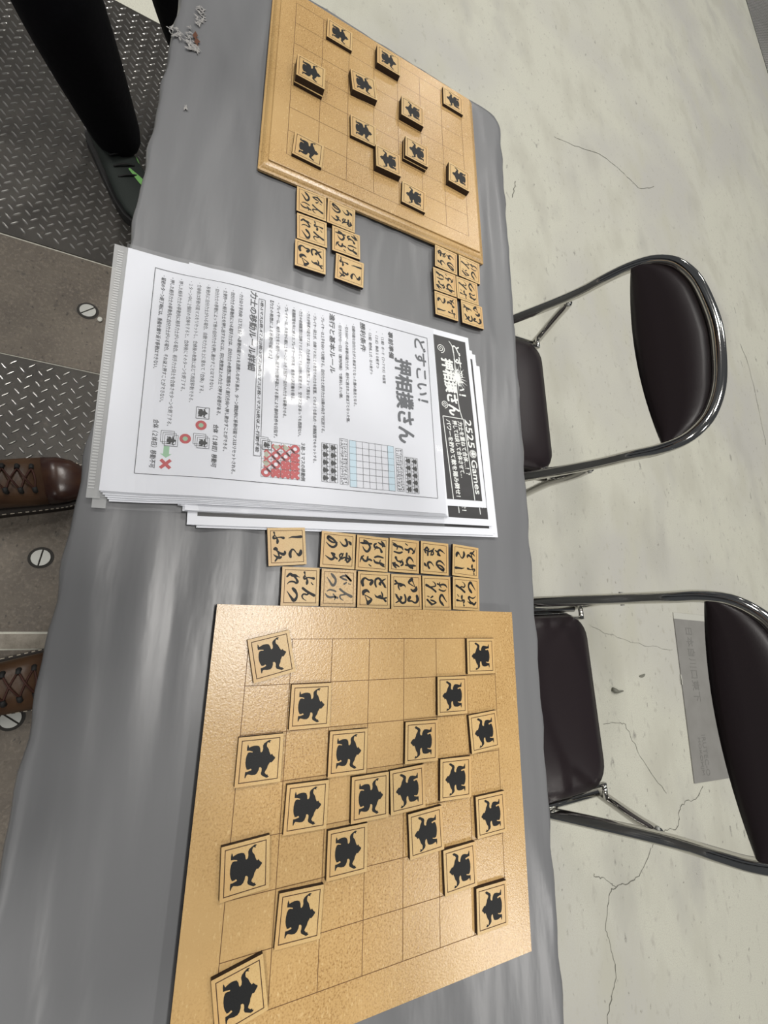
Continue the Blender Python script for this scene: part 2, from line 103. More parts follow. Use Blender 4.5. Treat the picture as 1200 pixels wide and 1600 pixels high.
M_['chip'] = mat('grey_scrap', (0.16, 0.16, 0.13), 0.6)
M_['greysheet'] = mat('grey_floor_sheet', (0.235, 0.23, 0.215), 0.5, noise=[(12, (0.21, 0.205, 0.19), .4, .7, None)])
M_['greyprint'] = mat('faint_print', (0.175, 0.172, 0.160), 0.6)
M_['tape'] = mat('pale_tape', (0.47, 0.47, 0.42), 0.5)
M_['trouser'] = mat('black_trouser_cloth', (0.0035, 0.0035, 0.006), 0.9, spec=0.15, bump=[(18, None, .4, .01)])
M_['jacket'] = mat('dark_jacket_cloth', (0.03, 0.032, 0.04), 0.9, spec=0.2)
M_['skin'] = mat('skin', (0.55, 0.33, 0.23), 0.5)
M_['hair'] = mat('black_hair', (0.01, 0.008, 0.007), 0.5)
M_['eye'] = mat('eye_white', (0.7, 0.7, 0.7), 0.3)
M_['sneaker'] = mat('dark_green_mesh', (0.012, 0.018, 0.015), 0.75, bump=[(700, None, .6, .001)])
M_['lime'] = mat('lime_green', (0.20, 0.50, 0.13), 0.5)
M_['purple'] = mat('purple_lining', (0.035, 0.02, 0.14), 0.7)
M_['leather'] = mat('brown_leather', (0.078, 0.040, 0.019), 0.42, spec=0.5, noise=[(16, (0.055, 0.024, 0.013), .4, .65, None), (5, (0.095, 0.05, 0.025), .5, .8, None)], bump=[(160, None, .25, .001), (22, None, .25, .004)])
M_['leather_toe'] = mat('polished_toe_leather', (0.036, 0.017, 0.014), 0.28, spec=0.5, noise=[(22, (0.065, 0.032, 0.018), .45, .7, None)], bump=[(30, None, .25, .003)])
M_['lace'] = mat('brown_lace', (0.05, 0.014, 0.008), 0.7)
M_['sole'] = mat('dark_sole', (0.02, 0.014, 0.010), 0.6)
M_['stitch'] = mat('pale_stitch', (0.50, 0.45, 0.36), 0.6)
M_['phone'] = mat('phone_black', (0.02, 0.02, 0.022), 0.25)
def film_mat():
    m = bpy.data.materials.new('clear_sleeve_film'); m.use_nodes = True; nt = m.node_tree; nt.nodes.clear()
    out = nt.nodes.new('ShaderNodeOutputMaterial'); mix = nt.nodes.new('ShaderNodeMixShader'); tr = nt.nodes.new('ShaderNodeBsdfTransparent')
    p = nt.nodes.new('ShaderNodeBsdfPrincipled'); p.inputs['Base Color'].default_value = (.75, .77, .78, 1); p.inputs['Roughness'].default_value = .09
    tc = nt.nodes.new('ShaderNodeTexCoord'); n = nt.nodes.new('ShaderNodeTexNoise'); n.inputs['Scale'].default_value = 15; bp = nt.nodes.new('ShaderNodeBump')
    bp.inputs['Strength'].default_value = .5; bp.inputs['Distance'].default_value = .011
    nt.links.new(tc.outputs['Object'], n.inputs['Vector']); nt.links.new(n.outputs['Fac'], bp.inputs['Height']); nt.links.new(bp.outputs[0], p.inputs['Normal'])
    tr.inputs[0].default_value = (.97, .97, .975, 1); mix.inputs[0].default_value = 0.10
    nt.links.new(tr.outputs[0], mix.inputs[1]); nt.links.new(p.outputs[0], mix.inputs[2]); nt.links.new(mix.outputs[0], out.inputs[0])
    return m
M_['film_clear'] = film_mat()
# ------------------------------------------------------------------ mesh helpers
def tag(o, label=None, cat=None, group=None, kind=None):
    if label: o['label'] = label
    if cat: o['category'] = cat
    if group: o['group'] = group
    if kind: o['kind'] = kind
    return o
def link(name, me, parent=None, mats=(), smooth=False):
    o = bpy.data.objects.new(name, me); C.objects.link(o)
    for m in mats: me.materials.append(M_[m] if isinstance(m, str) else m)
    if parent: o.parent = parent
    if smooth:
        for p in me.polygons: p.use_smooth = True
    return o
def obj(name, bm, parent=None, mats=(), smooth=False):
    me = bpy.data.meshes.new(name); bm.to_mesh(me); bm.free(); return link(name, me, parent, mats, smooth)
def empty(name, loc, rz=0.0):
    o = bpy.data.objects.new(name, None); C.objects.link(o); o.location = loc; o.rotation_euler = (0, 0, rz); o.empty_display_size = .05; return o
def add_prism(bm, pts, z0, z1, mi=0, side_mi=None, bevel=0):
    n = len(pts); a = [bm.verts.new((x, y, z0)) for x, y in pts]; b = [bm.verts.new((x, y, z1)) for x, y in pts]
    fs = [bm.faces.new(b), bm.faces.new(a[::-1])]; fs[0].material_index = mi; fs[1].material_index = mi
    for i in range(n):
        f = bm.faces.new((a[i], a[(i + 1) % n], b[(i + 1) % n], b[i])); f.material_index = mi if side_mi is None else side_mi
    return fs
def add_box(bm, x0, x1, y0, y1, z0, z1, mi=0): add_prism(bm, [(x0, y0), (x1, y0), (x1, y1), (x0, y1)], z0, z1, mi)
def flat(bm, pts, z, mi=0):
    vs_ = [bm.verts.new((x, y, z)) for x, y in pts]; f = bm.faces.new(vs_); f.material_index = mi
    if f.normal.z < 0 or True:
        f.normal_update()
        if f.normal.z < 0: f.normal_flip()
    return f
def tri_flat(bm, pts, z, mi=0):
    f = flat(bm, pts, z, mi); bmesh.ops.triangulate(bm, faces=[f])
def frame_line(bm, x0, x1, y0, y1, w_, z, mi=0):
    for a, b, c, d in ((x0, x1, y0, y0 + w_), (x0, x1, y1 - w_, y1), (x0, x0 + w_, y0 + w_, y1 - w_), (x1 - w_, x1, y0 + w_, y1 - w_)):
        flat(bm, [(a, c), (b, c), (b, d), (a, d)], z, mi)
def seg(bm, a, b, w_, z, mi=0):
    a = Vector(a); b = Vector(b); d = (b - a).normalized(); n = Vector((-d.y, d.x)) * w_ / 2
    flat(bm, [tuple(a - n), tuple(b - n), tuple(b + n), tuple(a + n)], z, mi)
def catmull(P, k=4):
    out = []; n = len(P)
    for i in range(n - 1):
        p0 = P[max(i - 1, 0)]; p1 = P[i]; p2 = P[i + 1]; p3 = P[min(i + 2, n - 1)]
        for j in range(k):
            t = j / k
            out.append(tuple(.5 * (2 * b + (c - a) * t + (2 * a - 5 * b + 4 * c - d) * t * t + (3 * b - a - 3 * c + d) * t ** 3) for a, b, c, d in zip(p0, p1, p2, p3)))
    out.append(tuple(P[-1])); return out
def brush(bm, stroke, sx, sy, z, fl=1, ox=0, oy=0, mi=0, wk=1.0):
    P = catmull(stroke, 4); L = []; Rr = []
    for i, (x, y, w_) in enumerate(P):
        q0 = P[max(i - 1, 0)]; q1 = P[min(i + 1, len(P) - 1)]; d = Vector((q1[0] - q0[0], q1[1] - q0[1]))
        d = d.normalized() if d.length > 1e-6 else Vector((1, 0)); n = Vector((-d.y, d.x)) * max(w_ * wk, .004)
        L.append(bm.verts.new(((ox + fl * (x + n.x) * sx), (oy + fl * (y + n.y) * sy), z))); Rr.append(bm.verts.new((ox + fl * (x - n.x) * sx, oy + fl * (y - n.y) * sy, z)))
    for i in range(len(L) - 1):
        f = bm.faces.new((L[i], Rr[i], Rr[i + 1], L[i + 1])); f.material_index = mi
    for (x, y, w_) in (P[0], P[-1]):       # round ends
        if w_ > .012:
            vs_ = [bm.verts.new((ox + fl * (x + w_ * wk * math.cos(a * PI / 4)) * sx, oy + fl * (y + w_ * wk * math.sin(a * PI / 4)) * sy, z + .00001)) for a in range(8)]
            bm.faces.new(vs_).material_index = mi
PI = math.pi
def add_tube(bm, P, r, n=12, closed=False, radii=None, cap=True):
    P = [Vector(p) for p in P]; rings = []; N = len(P); up = Vector((.123, .2, 1)).normalized(); prev = None
    for i, p in enumerate(P):
        a = P[(i - 1) % N] if closed or i > 0 else P[0]; b = P[(i + 1) % N] if closed or i < N - 1 else P[-1]
        t = (b - a).normalized()
        if prev is None:
            u = t.cross(up).normalized()
        else:
            u = (prev - t * prev.dot(t)).normalized()
        prev = u; v = t.cross(u); rr = radii[i] if radii else r
        rings.append([bm.verts.new(p + (u * math.cos(2 * PI * k / n) + v * math.sin(2 * PI * k / n)) * rr) for k in range(n)])
    for i in range(N - 1 + (1 if closed else 0)):
        A_ = rings[i]; B_ = rings[(i + 1) % N]
        for k in range(n): bm.faces.new((A_[k], A_[(k + 1) % n], B_[(k + 1) % n], B_[k]))
    if cap and not closed:
        bm.faces.new(rings[0][::-1]); bm.faces.new(rings[-1])
def loft(bm, rings, cap=True, mi=0):
    V = [[bm.verts.new(p) for p in r] for r in rings]; n = len(V[0])
    for i in range(len(V) - 1):
        for k in range(n): bm.faces.new((V[i][k], V[i][(k + 1) % n], V[i + 1][(k + 1) % n], V[i + 1][k])).material_index = mi
    if cap: bm.faces.new(V[0][::-1]).material_index = mi; bm.faces.new(V[-1]).material_index = mi
def fixn(bm): bmesh.ops.recalc_face_normals(bm, faces=bm.faces)
def ordinal(n): return ['first', 'second', 'third', 'fourth', 'fifth', 'sixth', 'seventh'][n]
# ------------------------------------------------------------------ text (built-in font, turned into flat mesh)
def text_poly(txt, bold=0.0):
    cu = bpy.data.curves.new('t', 'FONT'); cu.body = txt; cu.size = 1.0; cu.offset = bold; cu.resolution_u = 1 if len(txt) > 14 else 3
    o = bpy.data.objects.new('t', cu); C.objects.link(o)
    me = bpy.data.meshes.new_from_object(o); V = [(v.co.x, v.co.y) for v in me.vertices]; F = [tuple(p.vertices) for p in me.polygons]
    bpy.data.objects.remove(o); bpy.data.meshes.remove(me); bpy.data.curves.remove(cu)
    return V, F
def put_text(bm, txt, x0, x1, yc, h, z, mi=0, bold=0.0, zf=None, shear=0.0, skew=0.0):
    V, F = text_poly(txt, 0)
    if not V: return
    ax = min(v[0] for v in V); bx = max(v[0] for v in V); ay = min(v[1] for v in V); by = max(v[1] for v in V)
    sx = (x1 - x0) / max(bx - ax, 1e-6); sy = h / max(by - ay, 1e-6)
    fat = bold * h; offs = [(0, 0)] if bold == 0 else ([(-fat, 0), (fat, 0)] if bold < .02 else [(math.cos(k * PI / 4) * fat, math.sin(k * PI / 4) * fat) for k in range(8)])
    for n_, (ox, oy) in enumerate(offs):        # heavier strokes: the same outline struck again a hair to the side
        vv = []
        for x, y in V:
            X = x0 + (x - ax) * sx; Y = yc + (y - (ay + by) / 2) * sy + skew * (X - (x0 + x1) / 2); X += shear * (Y - yc)
            vv.append(bm.verts.new((X + ox, Y + oy, z + n_ * .000004)))
        for f in F:
            try: bm.faces.new([vv[i] for i in f]).material_index = mi
            except ValueError: pass
# ------------------------------------------------------------------ SETTING: floor, slabs, plates
bm = bmesh.new(); bmesh.ops.create_grid(bm, x_segments=1, y_segments=1, size=14)
floor = obj('floor', bm, None, ['floor']); floor.location = (-3, 3, 0); tag(floor, kind='structure')
def crack(bm, P, w_):
    P = catmull([(x, y, 0) for x, y in P], 5); Q = []
    for i, p in enumerate(P): Q.append((p[0] + random.uniform(-1, 1) * .005, p[1] + random.uniform(-1, 1) * .005))
    for a, b in zip(Q, Q[1:]):
        seg(bm, a, b, w_ * random.uniform(.5, 1.2), .0012)
for i, P in enumerate(CRACKS):
    bm = bmesh.new(); crack(bm, P, (.0024, .0018, .0018, .0024, .0034, .003, .004, .0012)[i]); o = obj('crack', bm, None, ['crackm'] if 'crackm' in M_ else [mat('crack_shadow', (0.15, 0.15, 0.125), .8)])
    o.parent = floor; o.matrix_parent_inverse = Matrix.Translation((3, -3, 0))
def slab(name, x0, x1, y0, y1, z, m):
    bm = bmesh.new(); add_box(bm, x0, x1, y0, y1, -.03, z); o = obj(name, bm, None, [m]); tag(o, kind='structure'); return o
# brown concrete margin round the trench covers, one slab per joint
Y0, Y1 = -1.6, -0.02
for k, (a, b) in enumerate([(-0.957, -0.632), (-0.292, 0.0165), (0.0215, 0.052), (0.055, 3.0)]):
    bm = bmesh.new(); add_box(bm, a, b, Y0, Y1, -.03, .0025 if k != 2 else .0045); o = obj('trim_%d' % (k + 1), bm, None, ['slab'] if k != 2 else [mat('pale_slab_strip', (0.24, 0.215, 0.175), .6, noise=[(40, (0.15, 0.13, 0.10), .45, .7, None)], bump=[(90, None, .6, .004)])]); tag(o, kind='structure')
def plate(x0, x1, y0, y1, label, dense=True, rz=0):
    e = empty('checker_plate', ((x0 + x1) / 2, (y0 + y1) / 2, 0)); tag(e, label, 'floor plate', 'checker plates over the floor trench')
    cx, cy = (x0 + x1) / 2, (y0 + y1) / 2
    bm = bmesh.new(); add_box(bm, x0 - cx, x1 - cx, y0 - cy, y1 - cy, .0005, .0035); obj('plate_sheet', bm, e, ['plate'])
    bm = bmesh.new(); px, py = .0290, .0355; nx = int((x1 - x0) / px); ny = int((y1 - y0) / py)
    for i in range(nx):
        for j in range(ny):
            for (ox, oy, a) in ((.0, .0, R(135)), (px * .53, -py * .45, R(45))):
                X = x0 + .016 + i * px + ox - cx; Y = y0 + .03 + j * py + oy - cy
                if not (x0 - cx + .01 < X < x1 - cx - .01 and y0 - cy + .01 < Y < y1 - cy - .01): continue
                c, s = math.cos(a), math.sin(a); l, w_ = .0112, .0026; z = .0035; t = .0016
                lo = [(-l, 0), (-l * .5, -w_), (l * .5, -w_), (l, 0), (l * .5, w_), (-l * .5, w_)]; hi = [(-l * .7, 0), (-l * .4, -w_ * .35), (l * .4, -w_ * .35), (l * .7, 0), (l * .4, w_ * .35), (-l * .4, w_ * .35)]
                A_ = [bm.verts.new((X + c * u - s * v, Y + s * u + c * v, z)) for u, v in lo]; B_ = [bm.verts.new((X + c * u - s * v, Y + s * u + c * v, z + t)) for u, v in hi]
                bm.faces.new(B_)
                for k in range(6): bm.faces.new((A_[k], A_[(k + 1) % 6], B_[(k + 1) % 6], B_[k]))
    o = obj('raised_bars', bm, e, ['bar']); tag(o, kind='stuff'); return e
plate(-1.945, -0.962, -1.5, -0.05, 'dark steel checker plate under the feet in black trousers')
plate(-0.628, -0.297, -1.5, -0.05, 'dark steel checker plate beside the brown boot at the sheets')
plate(-9.5, -5.75, 5.1, 5.9, 'dark steel plate far off in the top corner beyond the chairs')
def screw(x, y, a, label):
    e = empty('floor_screw', (x, y, .0025), a); tag(e, label, 'screw', 'slotted screws in the brown concrete')
    bm = bmesh.new(); bmesh.ops.create_circle(bm, cap_ends=True, segments=28, radius=.0245); obj('recess', bm, e, ['dark']).location.z = .0004
    bm = bmesh.new()
    prof = [(.0185, .0006), (.0185, .0022), (.0165, .0032)]
    for sgn in (-1, 1):      # two half discs leave a real slot
        pts = [(math.cos(t) * .0182, sgn * math.sin(t) * .0182) for t in [PI * k / 14 for k in range(15)]]
        pts = [(px, sgn * max(sgn * py, .0016)) for px, py in pts]
        add_prism(bm, pts, .0006, .003)
    fixn(bm); obj('screw_head', bm, e, ['screw'])
screw(-.804, -.392, R(-45), 'pale slotted screw in concrete between the two checker plates')
screw(-.146, -.376, R(-5), 'pale slotted screw in concrete between the two brown boots')
screw(.191, -.367, R(55), 'pale slotted screw half hidden by the brown boot nearest the wooden board')
bm = bmesh.new(); bmesh.ops.create_icosphere(bm, subdivisions=2, radius=.006)
for v in bm.verts: v.co.z = v.co.z * .5 + .003; v.co.x *= 1.3
o = obj('pebble', bm, None, ['tape']); o.location = (-.787, -.362, .0025); tag(o, 'tiny pale chip of stone beside the floor screw between the checker plates', 'stone')
# floor scraps between the chairs
bm = bmesh.new(); add_tube(bm, [(-.022, -.012, .007), (-.010, -.006, .008), (.0, .0, .007), (.012, .012, .005), (.026, .030, .003)], .006, 8, radii=[.008, .0095, .007, .004, .002])
o = obj('metal_scrap', bm, None, ['chip'], True); o.location = (.236, 1.494, 0); o.rotation_euler.z = R(40); tag(o, 'small grey twisted metal scrap lying on the pale floor between the chairs', 'scrap')
bm = bmesh.new(); pts = [(math.cos(t) * .018, math.sin(t) * .018 - (.0)) for t in [PI * k / 12 for k in range(13)]]
add_prism(bm, [(x, y * .55) for x, y in pts], .0, .003); fixn(bm)
o = obj('chip', bm, None, ['chip']); o.location = (.182, 1.66, .0005); o.rotation_euler.z = R(-80); tag(o, 'half moon shaped grey chip on the pale floor behind the metal scrap', 'scrap')
# grey sheet on the floor behind the second chair
e = empty('floor_sheet', (.29, 2.13, 0), R(-2.5)); tag(e, 'flat grey sheet with faint printing on the floor behind the chair near the plain board', 'sheet')
bm = bmesh.new(); add_box(bm, -.325, .325, -.22, .22, .001, .004); o = obj('sheet', bm, e, ['greysheet'])
bm = bmesh.new(); add_box(bm, -.352, -.325, -.22, .22, .001, .0042); obj('tape_strip', bm, e, ['tape'])
bm = bmesh.new(); put_text(bm, '日本自川口東下', -.29, .02, -.125, .05, .0046); obj('faint_lettering', bm, e, ['greyprint'])
bm = bmesh.new(); put_text(bm, 'HOKOHJM', .16, .30, -.155, .022, .0046); put_text(bm, 'IRUTEC-O', .15, .305, -.12, .026, .0046); obj('faint_stamp', bm, e, ['greyprint'])
bm = bmesh.new(); add_tube(bm, [(-.09, -.222, .004), (-.07, -.226, .008), (-.05, -.222, .005)], .002, 6); obj('loose_thread', bm, e, ['tape'])
# ------------------------------------------------------------------ TABLE and cloth
tb = empty('folding_table', (-.17, .12, 0)); tag(tb, 'long narrow folding table hidden under the grey plastic cloth', 'table')
bm = bmesh.new(); add_box(bm, -.885, .885, -.289, .294, .668, .695); obj('tabletop', bm, tb, ['woodhole'])
for sx in (-.78, .78):
    for sy in (-.25, .25):
        bm = bmesh.new(); add_tube(bm, [(sx, sy, .668), (sx, sy, .012)], .0125); obj('leg', bm, tb, ['chrome'], True)
    bm = bmesh.new(); add_tube(bm, [(sx, -.25, .25), (sx, .25, .25)], .009); obj('crossbar', bm, tb, ['chrome'], True)
def cloth():
    x0, x1, y0, y1, r = -1.069, .73, -.175, .421, .028
    per = []
    def arc(cx, cy, a0, n=7): 
        for k in range(n): a = a0 + PI / 2 * k / (n - 1); per.append((cx + r * math.cos(a), cy + r * math.sin(a)))
    def line(a, b, n):
        for k in range(1, n): t = k / n; per.append((a[0] + (b[0] - a[0]) * t, a[1] + (b[1] - a[1]) * t))
    arc(x1 - r, y1 - r, 0); line((x1 - r, y1), (x0 + r, y1), 130); arc(x0 + r, y1 - r, PI / 2); line((x0, y1 - r), (x0, y0 + r), 45)
    arc(x0 + r, y0 + r, PI); line((x0 + r, y0), (x1 - r, y0), 130); arc(x1 - r, y0 + r, 1.5 * PI); line((x1, y0 + r), (x1, y1 - r), 45)
    rnd = random.Random(3)
    folds = [(rnd.uniform(-1.1, .7), rnd.uniform(-.17, .42), rnd.gauss(0, .16), rnd.uniform(.10, .42), rnd.uniform(.006, .016), rnd.uniform(.4, 1.0)) for _ in range(70)]
    folds += [(-.93, .39, .12, .30, .010, 1.6), (-.85, .40, .05, .35, .012, 1.5), (-.78, -.10, -.15, .22, .012, 1.5), (-.88, -.13, .5, .12, .010, 1.5), (.05, -.10, .03, .55, .013, 1.6), (.15, -.06, -.10, .45, .016, 1.5), (-.05, -.02, .02, .35, .010, 1.4), (.3, .405, .35, .10, .010, 1.4), (.38, -.12, .5, .2, .018, 1.2)]
    def wz(x, y):
        h = 0
        for fx, fy, a, l, ww, k in folds:
            c, s = math.cos(a), math.sin(a); u = (x - fx) * c + (y - fy) * s; v = -(x - fx) * s + (y - fy) * c
            if abs(u) < 2.2 * l and abs(v) < 4 * ww: h += k * math.exp(-(u / l) ** 2 - (v / ww) ** 2)
        return TZ - .0004 - .0045 / (1 + 1.3 * h)
    vs_ = []; fs = []; N = len(per); cx0, cx1, cyc = x0 + .28, x1 - .28, (y0 + y1) / 2
    rings = []
    K = 44
    for k in range(K + 1):        # centre line out to the perimeter
        t = (k / K); row = []
        for (px, py) in per:
            qx = min(max(px, cx0), cx1); X = qx + (px - qx) * t; Y = cyc + (py - cyc) * t; row.append((X, Y, wz(X, Y)))
        rings.append(row)
    sk = [(.003, -.0035), (.0055, -.009), (.0065, -.018), (.007, -.05), (.007, -.09), (.007, -.13), (.007, -.17), (.007, -.20)]
    for off, dz in sk:
        row = []
        for i, (px, py) in enumerate(per):
            a = per[i - 1]; b = per[(i + 1) % N]; d = Vector((b[0] - a[0], b[1] - a[1])).normalized(); n = Vector((d.y, -d.x))
            s_ = i / N * 2 * PI; wv = (math.sin(s_ * 31 + 1) + .6 * math.sin(s_ * 57)) * .5
            corner = math.exp(-(((px - x0) / .10) ** 2)) * math.exp(-((min(py - y0, y1 - py) / .10) ** 2))
            o_ = off + (-dz) * .025 * wv * (1 if dz < -.03 else 0) + corner * (-dz) * .16
            o_ = max(o_, .003)
            ed = .0012 * math.sin(s_ * 47) + .0009 * math.sin(s_ * 83 + 2)
            row.append((px + n.x * (o_ + ed), py + n.y * (o_ + ed), TZ - .002 + dz))
        rings.append(row)
    for row in rings: vs_ += row
    for k in range(len(rings) - 1):
        for i in range(N):
            a = k * N + i; b = k * N + (i + 1) % N; fs.append((a, b, b + N, a + N))
    me = bpy.data.meshes.new('tablecloth'); me.from_pydata(vs_, [], fs); me.update()
    bm = bmesh.new(); bm.from_mesh(me); bmesh.ops.remove_doubles(bm, verts=bm.verts, dist=.00002); fixn(bm)
    for f in bm.faces: f.smooth = True
    bm.to_mesh(me); bm.free()
    o = link('tablecloth', me, None, ['cloth'], True); tag(o, 'wrinkled grey plastic sheet draped over the long table', 'tablecloth'); return o
cl = cloth()
# hole in the cloth: torn pale film flakes round a brown gap
rnd = random.Random(5)
bm = bmesh.new()
tri_flat(bm, [(-.844, -.1515), (-.838, -.1475), (-.833, -.149), (-.828, -.143), (-.823, -.146), (-.817, -.1445), (-.822, -.1505), (-.828, -.150), (-.833, -.1540), (-.838, -.153)], TZ + .0001)
o = obj('tear_hole', bm, cl, ['woodhole'])
def flakes(c, n, rx, ry, s):
    bm = bmesh.new()
    for _ in range(n):
        a = rnd.uniform(0, 2 * PI); q = rnd.uniform(.2, 1); x = c[0] + math.cos(a) * rx * q; y = c[1] + math.sin(a) * ry * q; b = rnd.uniform(0, PI)
        pts = [(x + (math.cos(2 * PI * k / 7) * 2.4 * math.cos(b) - math.sin(2 * PI * k / 7) * .55 * math.sin(b)) * s * rnd.uniform(.5, 1.1), y + (math.cos(2 * PI * k / 7) * 2.4 * math.sin(b) + math.sin(2 * PI * k / 7) * .55 * math.cos(b)) * s * rnd.uniform(.5, 1.1)) for k in range(7)]
        try: tri_flat(bm, pts, TZ - .0006 + rnd.uniform(0, .0004))
        except Exception: pass
    return bm
for c, n, rx, ry, s in (((-.882, -.150), 26, .024, .006, .0023), ((-.812, -.150), 40, .012, .009, .0023), ((-.832, -.159), 16, .022, .003, .002), ((-.822, -.175), 22, .013, .010, .0022), ((-.695, -.145), 4, .004, .004, .002), ((-.44, .045), 3, .006, .003, .001)):
    obj('torn_film', flakes(c, n, rx, ry, s), cl, ['film'])
# ------------------------------------------------------------------ BOARDS
def grid_lines(bm, s, z, w_=.0007):
    for k in range(8):
        flat(bm, [(k * s - w_ / 2, 0), (k * s + w_ / 2, 0), (k * s + w_ / 2, 7 * s), (k * s - w_ / 2, 7 * s)], z); flat(bm, [(0, k * s - w_ / 2), (7 * s, k * s - w_ / 2), (7 * s, k * s + w_ / 2), (0, k * s + w_ / 2)], z + .00003)
b1 = empty('game_board', (0, 0, TZ)); tag(b1, 'square plain edged wooden board ruled in squares, beside the wooden word tiles', 'game board')
bm = bmesh.new(); m_ = .764 * S; add_prism(bm, [(-m_, -m_), (7 * S + m_, -m_), (7 * S + m_, 7 * S + m_), (-m_, 7 * S + m_)], 0, BT, 0, 1)
o = obj('board_panel', bm, b1, ['mdf', 'sole'])
bm = bmesh.new(); grid_lines(bm, S, BT + .00008); obj('ruled_grid', bm, b1, ['engrave_thin'])
s2 = .9932 * S
b2 = empty('game_board', (-1.00492, -.01742, TZ), .021628); tag(b2, 'wooden board with moulded edge at the far end of the table, carrying stacked tiles', 'game board')
def sq_ring(a0, a1, z, rc):      # rounded square outline
    pts = []
    for cx, cy, st in ((a1 - rc, a1 - rc, 0), (a0 + rc, a1 - rc, 1), (a0 + rc, a0 + rc, 2), (a1 - rc, a0 + rc, 3)):
        for k in range(4): t = (st + k / 3) * PI / 2; pts.append((cx + rc * math.cos(t), cy + rc * math.sin(t), z))
    return pts
bm = bmesh.new(); prof = [(-.80, .0), (-.80, .0032), (-.775, .0040), (-.74, .0046), (-.70, .0064), (-.65, .0082), (-.60, .0093), (-.545, .0099), (-.525, .0102), (-.522, .0122), (-.50, BT)]
loft(bm, [sq_ring(a * s2, (7 - a) * s2, z, .0022) for a, z in prof], cap=False, mi=1)
vv = [bm.verts.new(p) for p in sq_ring(-.50 * s2, 7.50 * s2, BT, .0022)]; bm.faces.new(vv).material_index = 0
vv = [bm.verts.new(p) for p in sq_ring(-.80 * s2, 7.80 * s2, 0, .0022)]; bm.faces.new(vv[::-1]).material_index = 1
bmesh.ops.remove_doubles(bm, verts=bm.verts, dist=1e-6); fixn(bm)
o = obj('board_panel', bm, b2, ['mdf', 'mdf']); 
bm = bmesh.new(); grid_lines(bm, s2, BT + .00008); obj('ruled_grid', bm, b2, ['engrave_thin'])
# ------------------------------------------------------------------ TILES
def tile_body(h):
    bm = bmesh.new(); a = PA / 2; add_prism(bm, [(-a, -a), (a, -a), (a, a), (-a, a)], 0, h, 0, 1); return bm
FR = PA * .86
def sumo_proto():
    bm = tile_body(PT); o = obj('wrestler_tile', bm, None, ['mdf2', 'burnt'])
    bm = bmesh.new(); frame_line(bm, -FR / 2, FR / 2, -FR / 2, FR / 2, .0008, PT + .00008); obj('engraved_border', bm, o, ['engrave'])
    bm = bmesh.new(); tri_flat(bm, [(x * FR, y * FR) for x, y in SUMO], PT + .0001); obj('wrestler_silhouette', bm, o, ['ink']); return o
def word_proto(kind, faded=False):
    bm = tile_body(PT); o = obj('word_tile', bm, None, ['mdf_old' if faded else 'mdf2', 'burnt'])
    bm = bmesh.new(); frame_line(bm, -FR / 2, FR / 2, -FR / 2, FR / 2, .0006, PT + .00008); obj('engraved_border', bm, o, ['engrave'])
    bm = bmesh.new()
    for st in KANA[kind]: brush(bm, st, FR, FR, PT + .0001, wk=1.32)
    obj('brush_lettering', bm, o, ['ink_faded' if faded else 'ink']); return o
def copy_tree(o):
    c = o.copy(); C.objects.link(c)
    for ch in o.children:
        d = ch.copy(); C.objects.link(d); d.parent = c
    return c
sp = sumo_proto(); used = False
for (bd, (x, y, a), n, d) in PIECES:
    if bd == 1: j = int(x // S); i = int(y // S); colp = j
    else:
        lx = (x + 1.00492); ly = (y + .01742); c_, s_ = math.cos(.021628), math.sin(.021628); j = int((c_ * lx + s_ * ly) // s2); i = int((-s_ * lx + c_ * ly) // s2); colp = 6 - j
    side = 'plain board' if bd == 1 else 'moulded board'
    for k in range(n):
        o = sp if not used else copy_tree(sp); used = True
        dx = dy = 0
        if n > 1 and k < n - 1: dx, dy = ((.0022, -.0005) if (n == 3 and k == 0) else (.0018, -.0014) if (abs(x + .8057) < .001) else (0, 0))
        o.location = (x + dx, y + dy, TZ + BT + k * PT + .0001 + .00001 * k); o.rotation_euler.z = R(a) + (0 if d > 0 else PI) + (R(-.8) if (n == 3 and k == 0) else 0)
        pos = '%s column from papers, %s row from chairs' % (ordinal(colp), ordinal(6 - i))
        if n == 1: lab = 'wrestler tile %s, %s, %s' % ('heading for chairs' if d > 0 else 'heading for boots', side, pos)
        elif k == n - 1: lab = 'top tile of %s stacked, %s, %s' % ({2: 'two', 3: 'three'}[n], side, pos)
        else: lab = '%s tile of stack, %s, %s' % ('bottom' if k == 0 else 'middle', side, pos)
        tag(o, lab, 'tile', 'wrestler tiles on the %s' % side)
protos = {}
WORD = dict(shikofumi='しこふみ', umanori='うまのり', nagewaza='なげわざ', bunretsu='ぶんれつ', gantsuke='がんつけ', dosukoi='どすこい')
rowc = {}
for idx, (g, kind, d, x, y, a) in enumerate(TILES):
    faded = (g == 'A' and kind == 'gantsuke' and d == 1); key = (kind, faded)
    if key in protos: o = copy_tree(protos[key])
    else: o = protos[key] = word_proto(kind, faded)
    o.location = (x, y, TZ + .0001); o.rotation_euler.z = R(a) + (0 if d > 0 else PI)
    where = 'by the plain board' if g == 'A' else 'by the moulded board'
    tag(o, '%sword tile reading %s %s, text facing the %s' % ('faded ' if faded else '', kind, where, 'boots' if d > 0 else 'chairs'), 'tile', 'word tiles %s' % where)
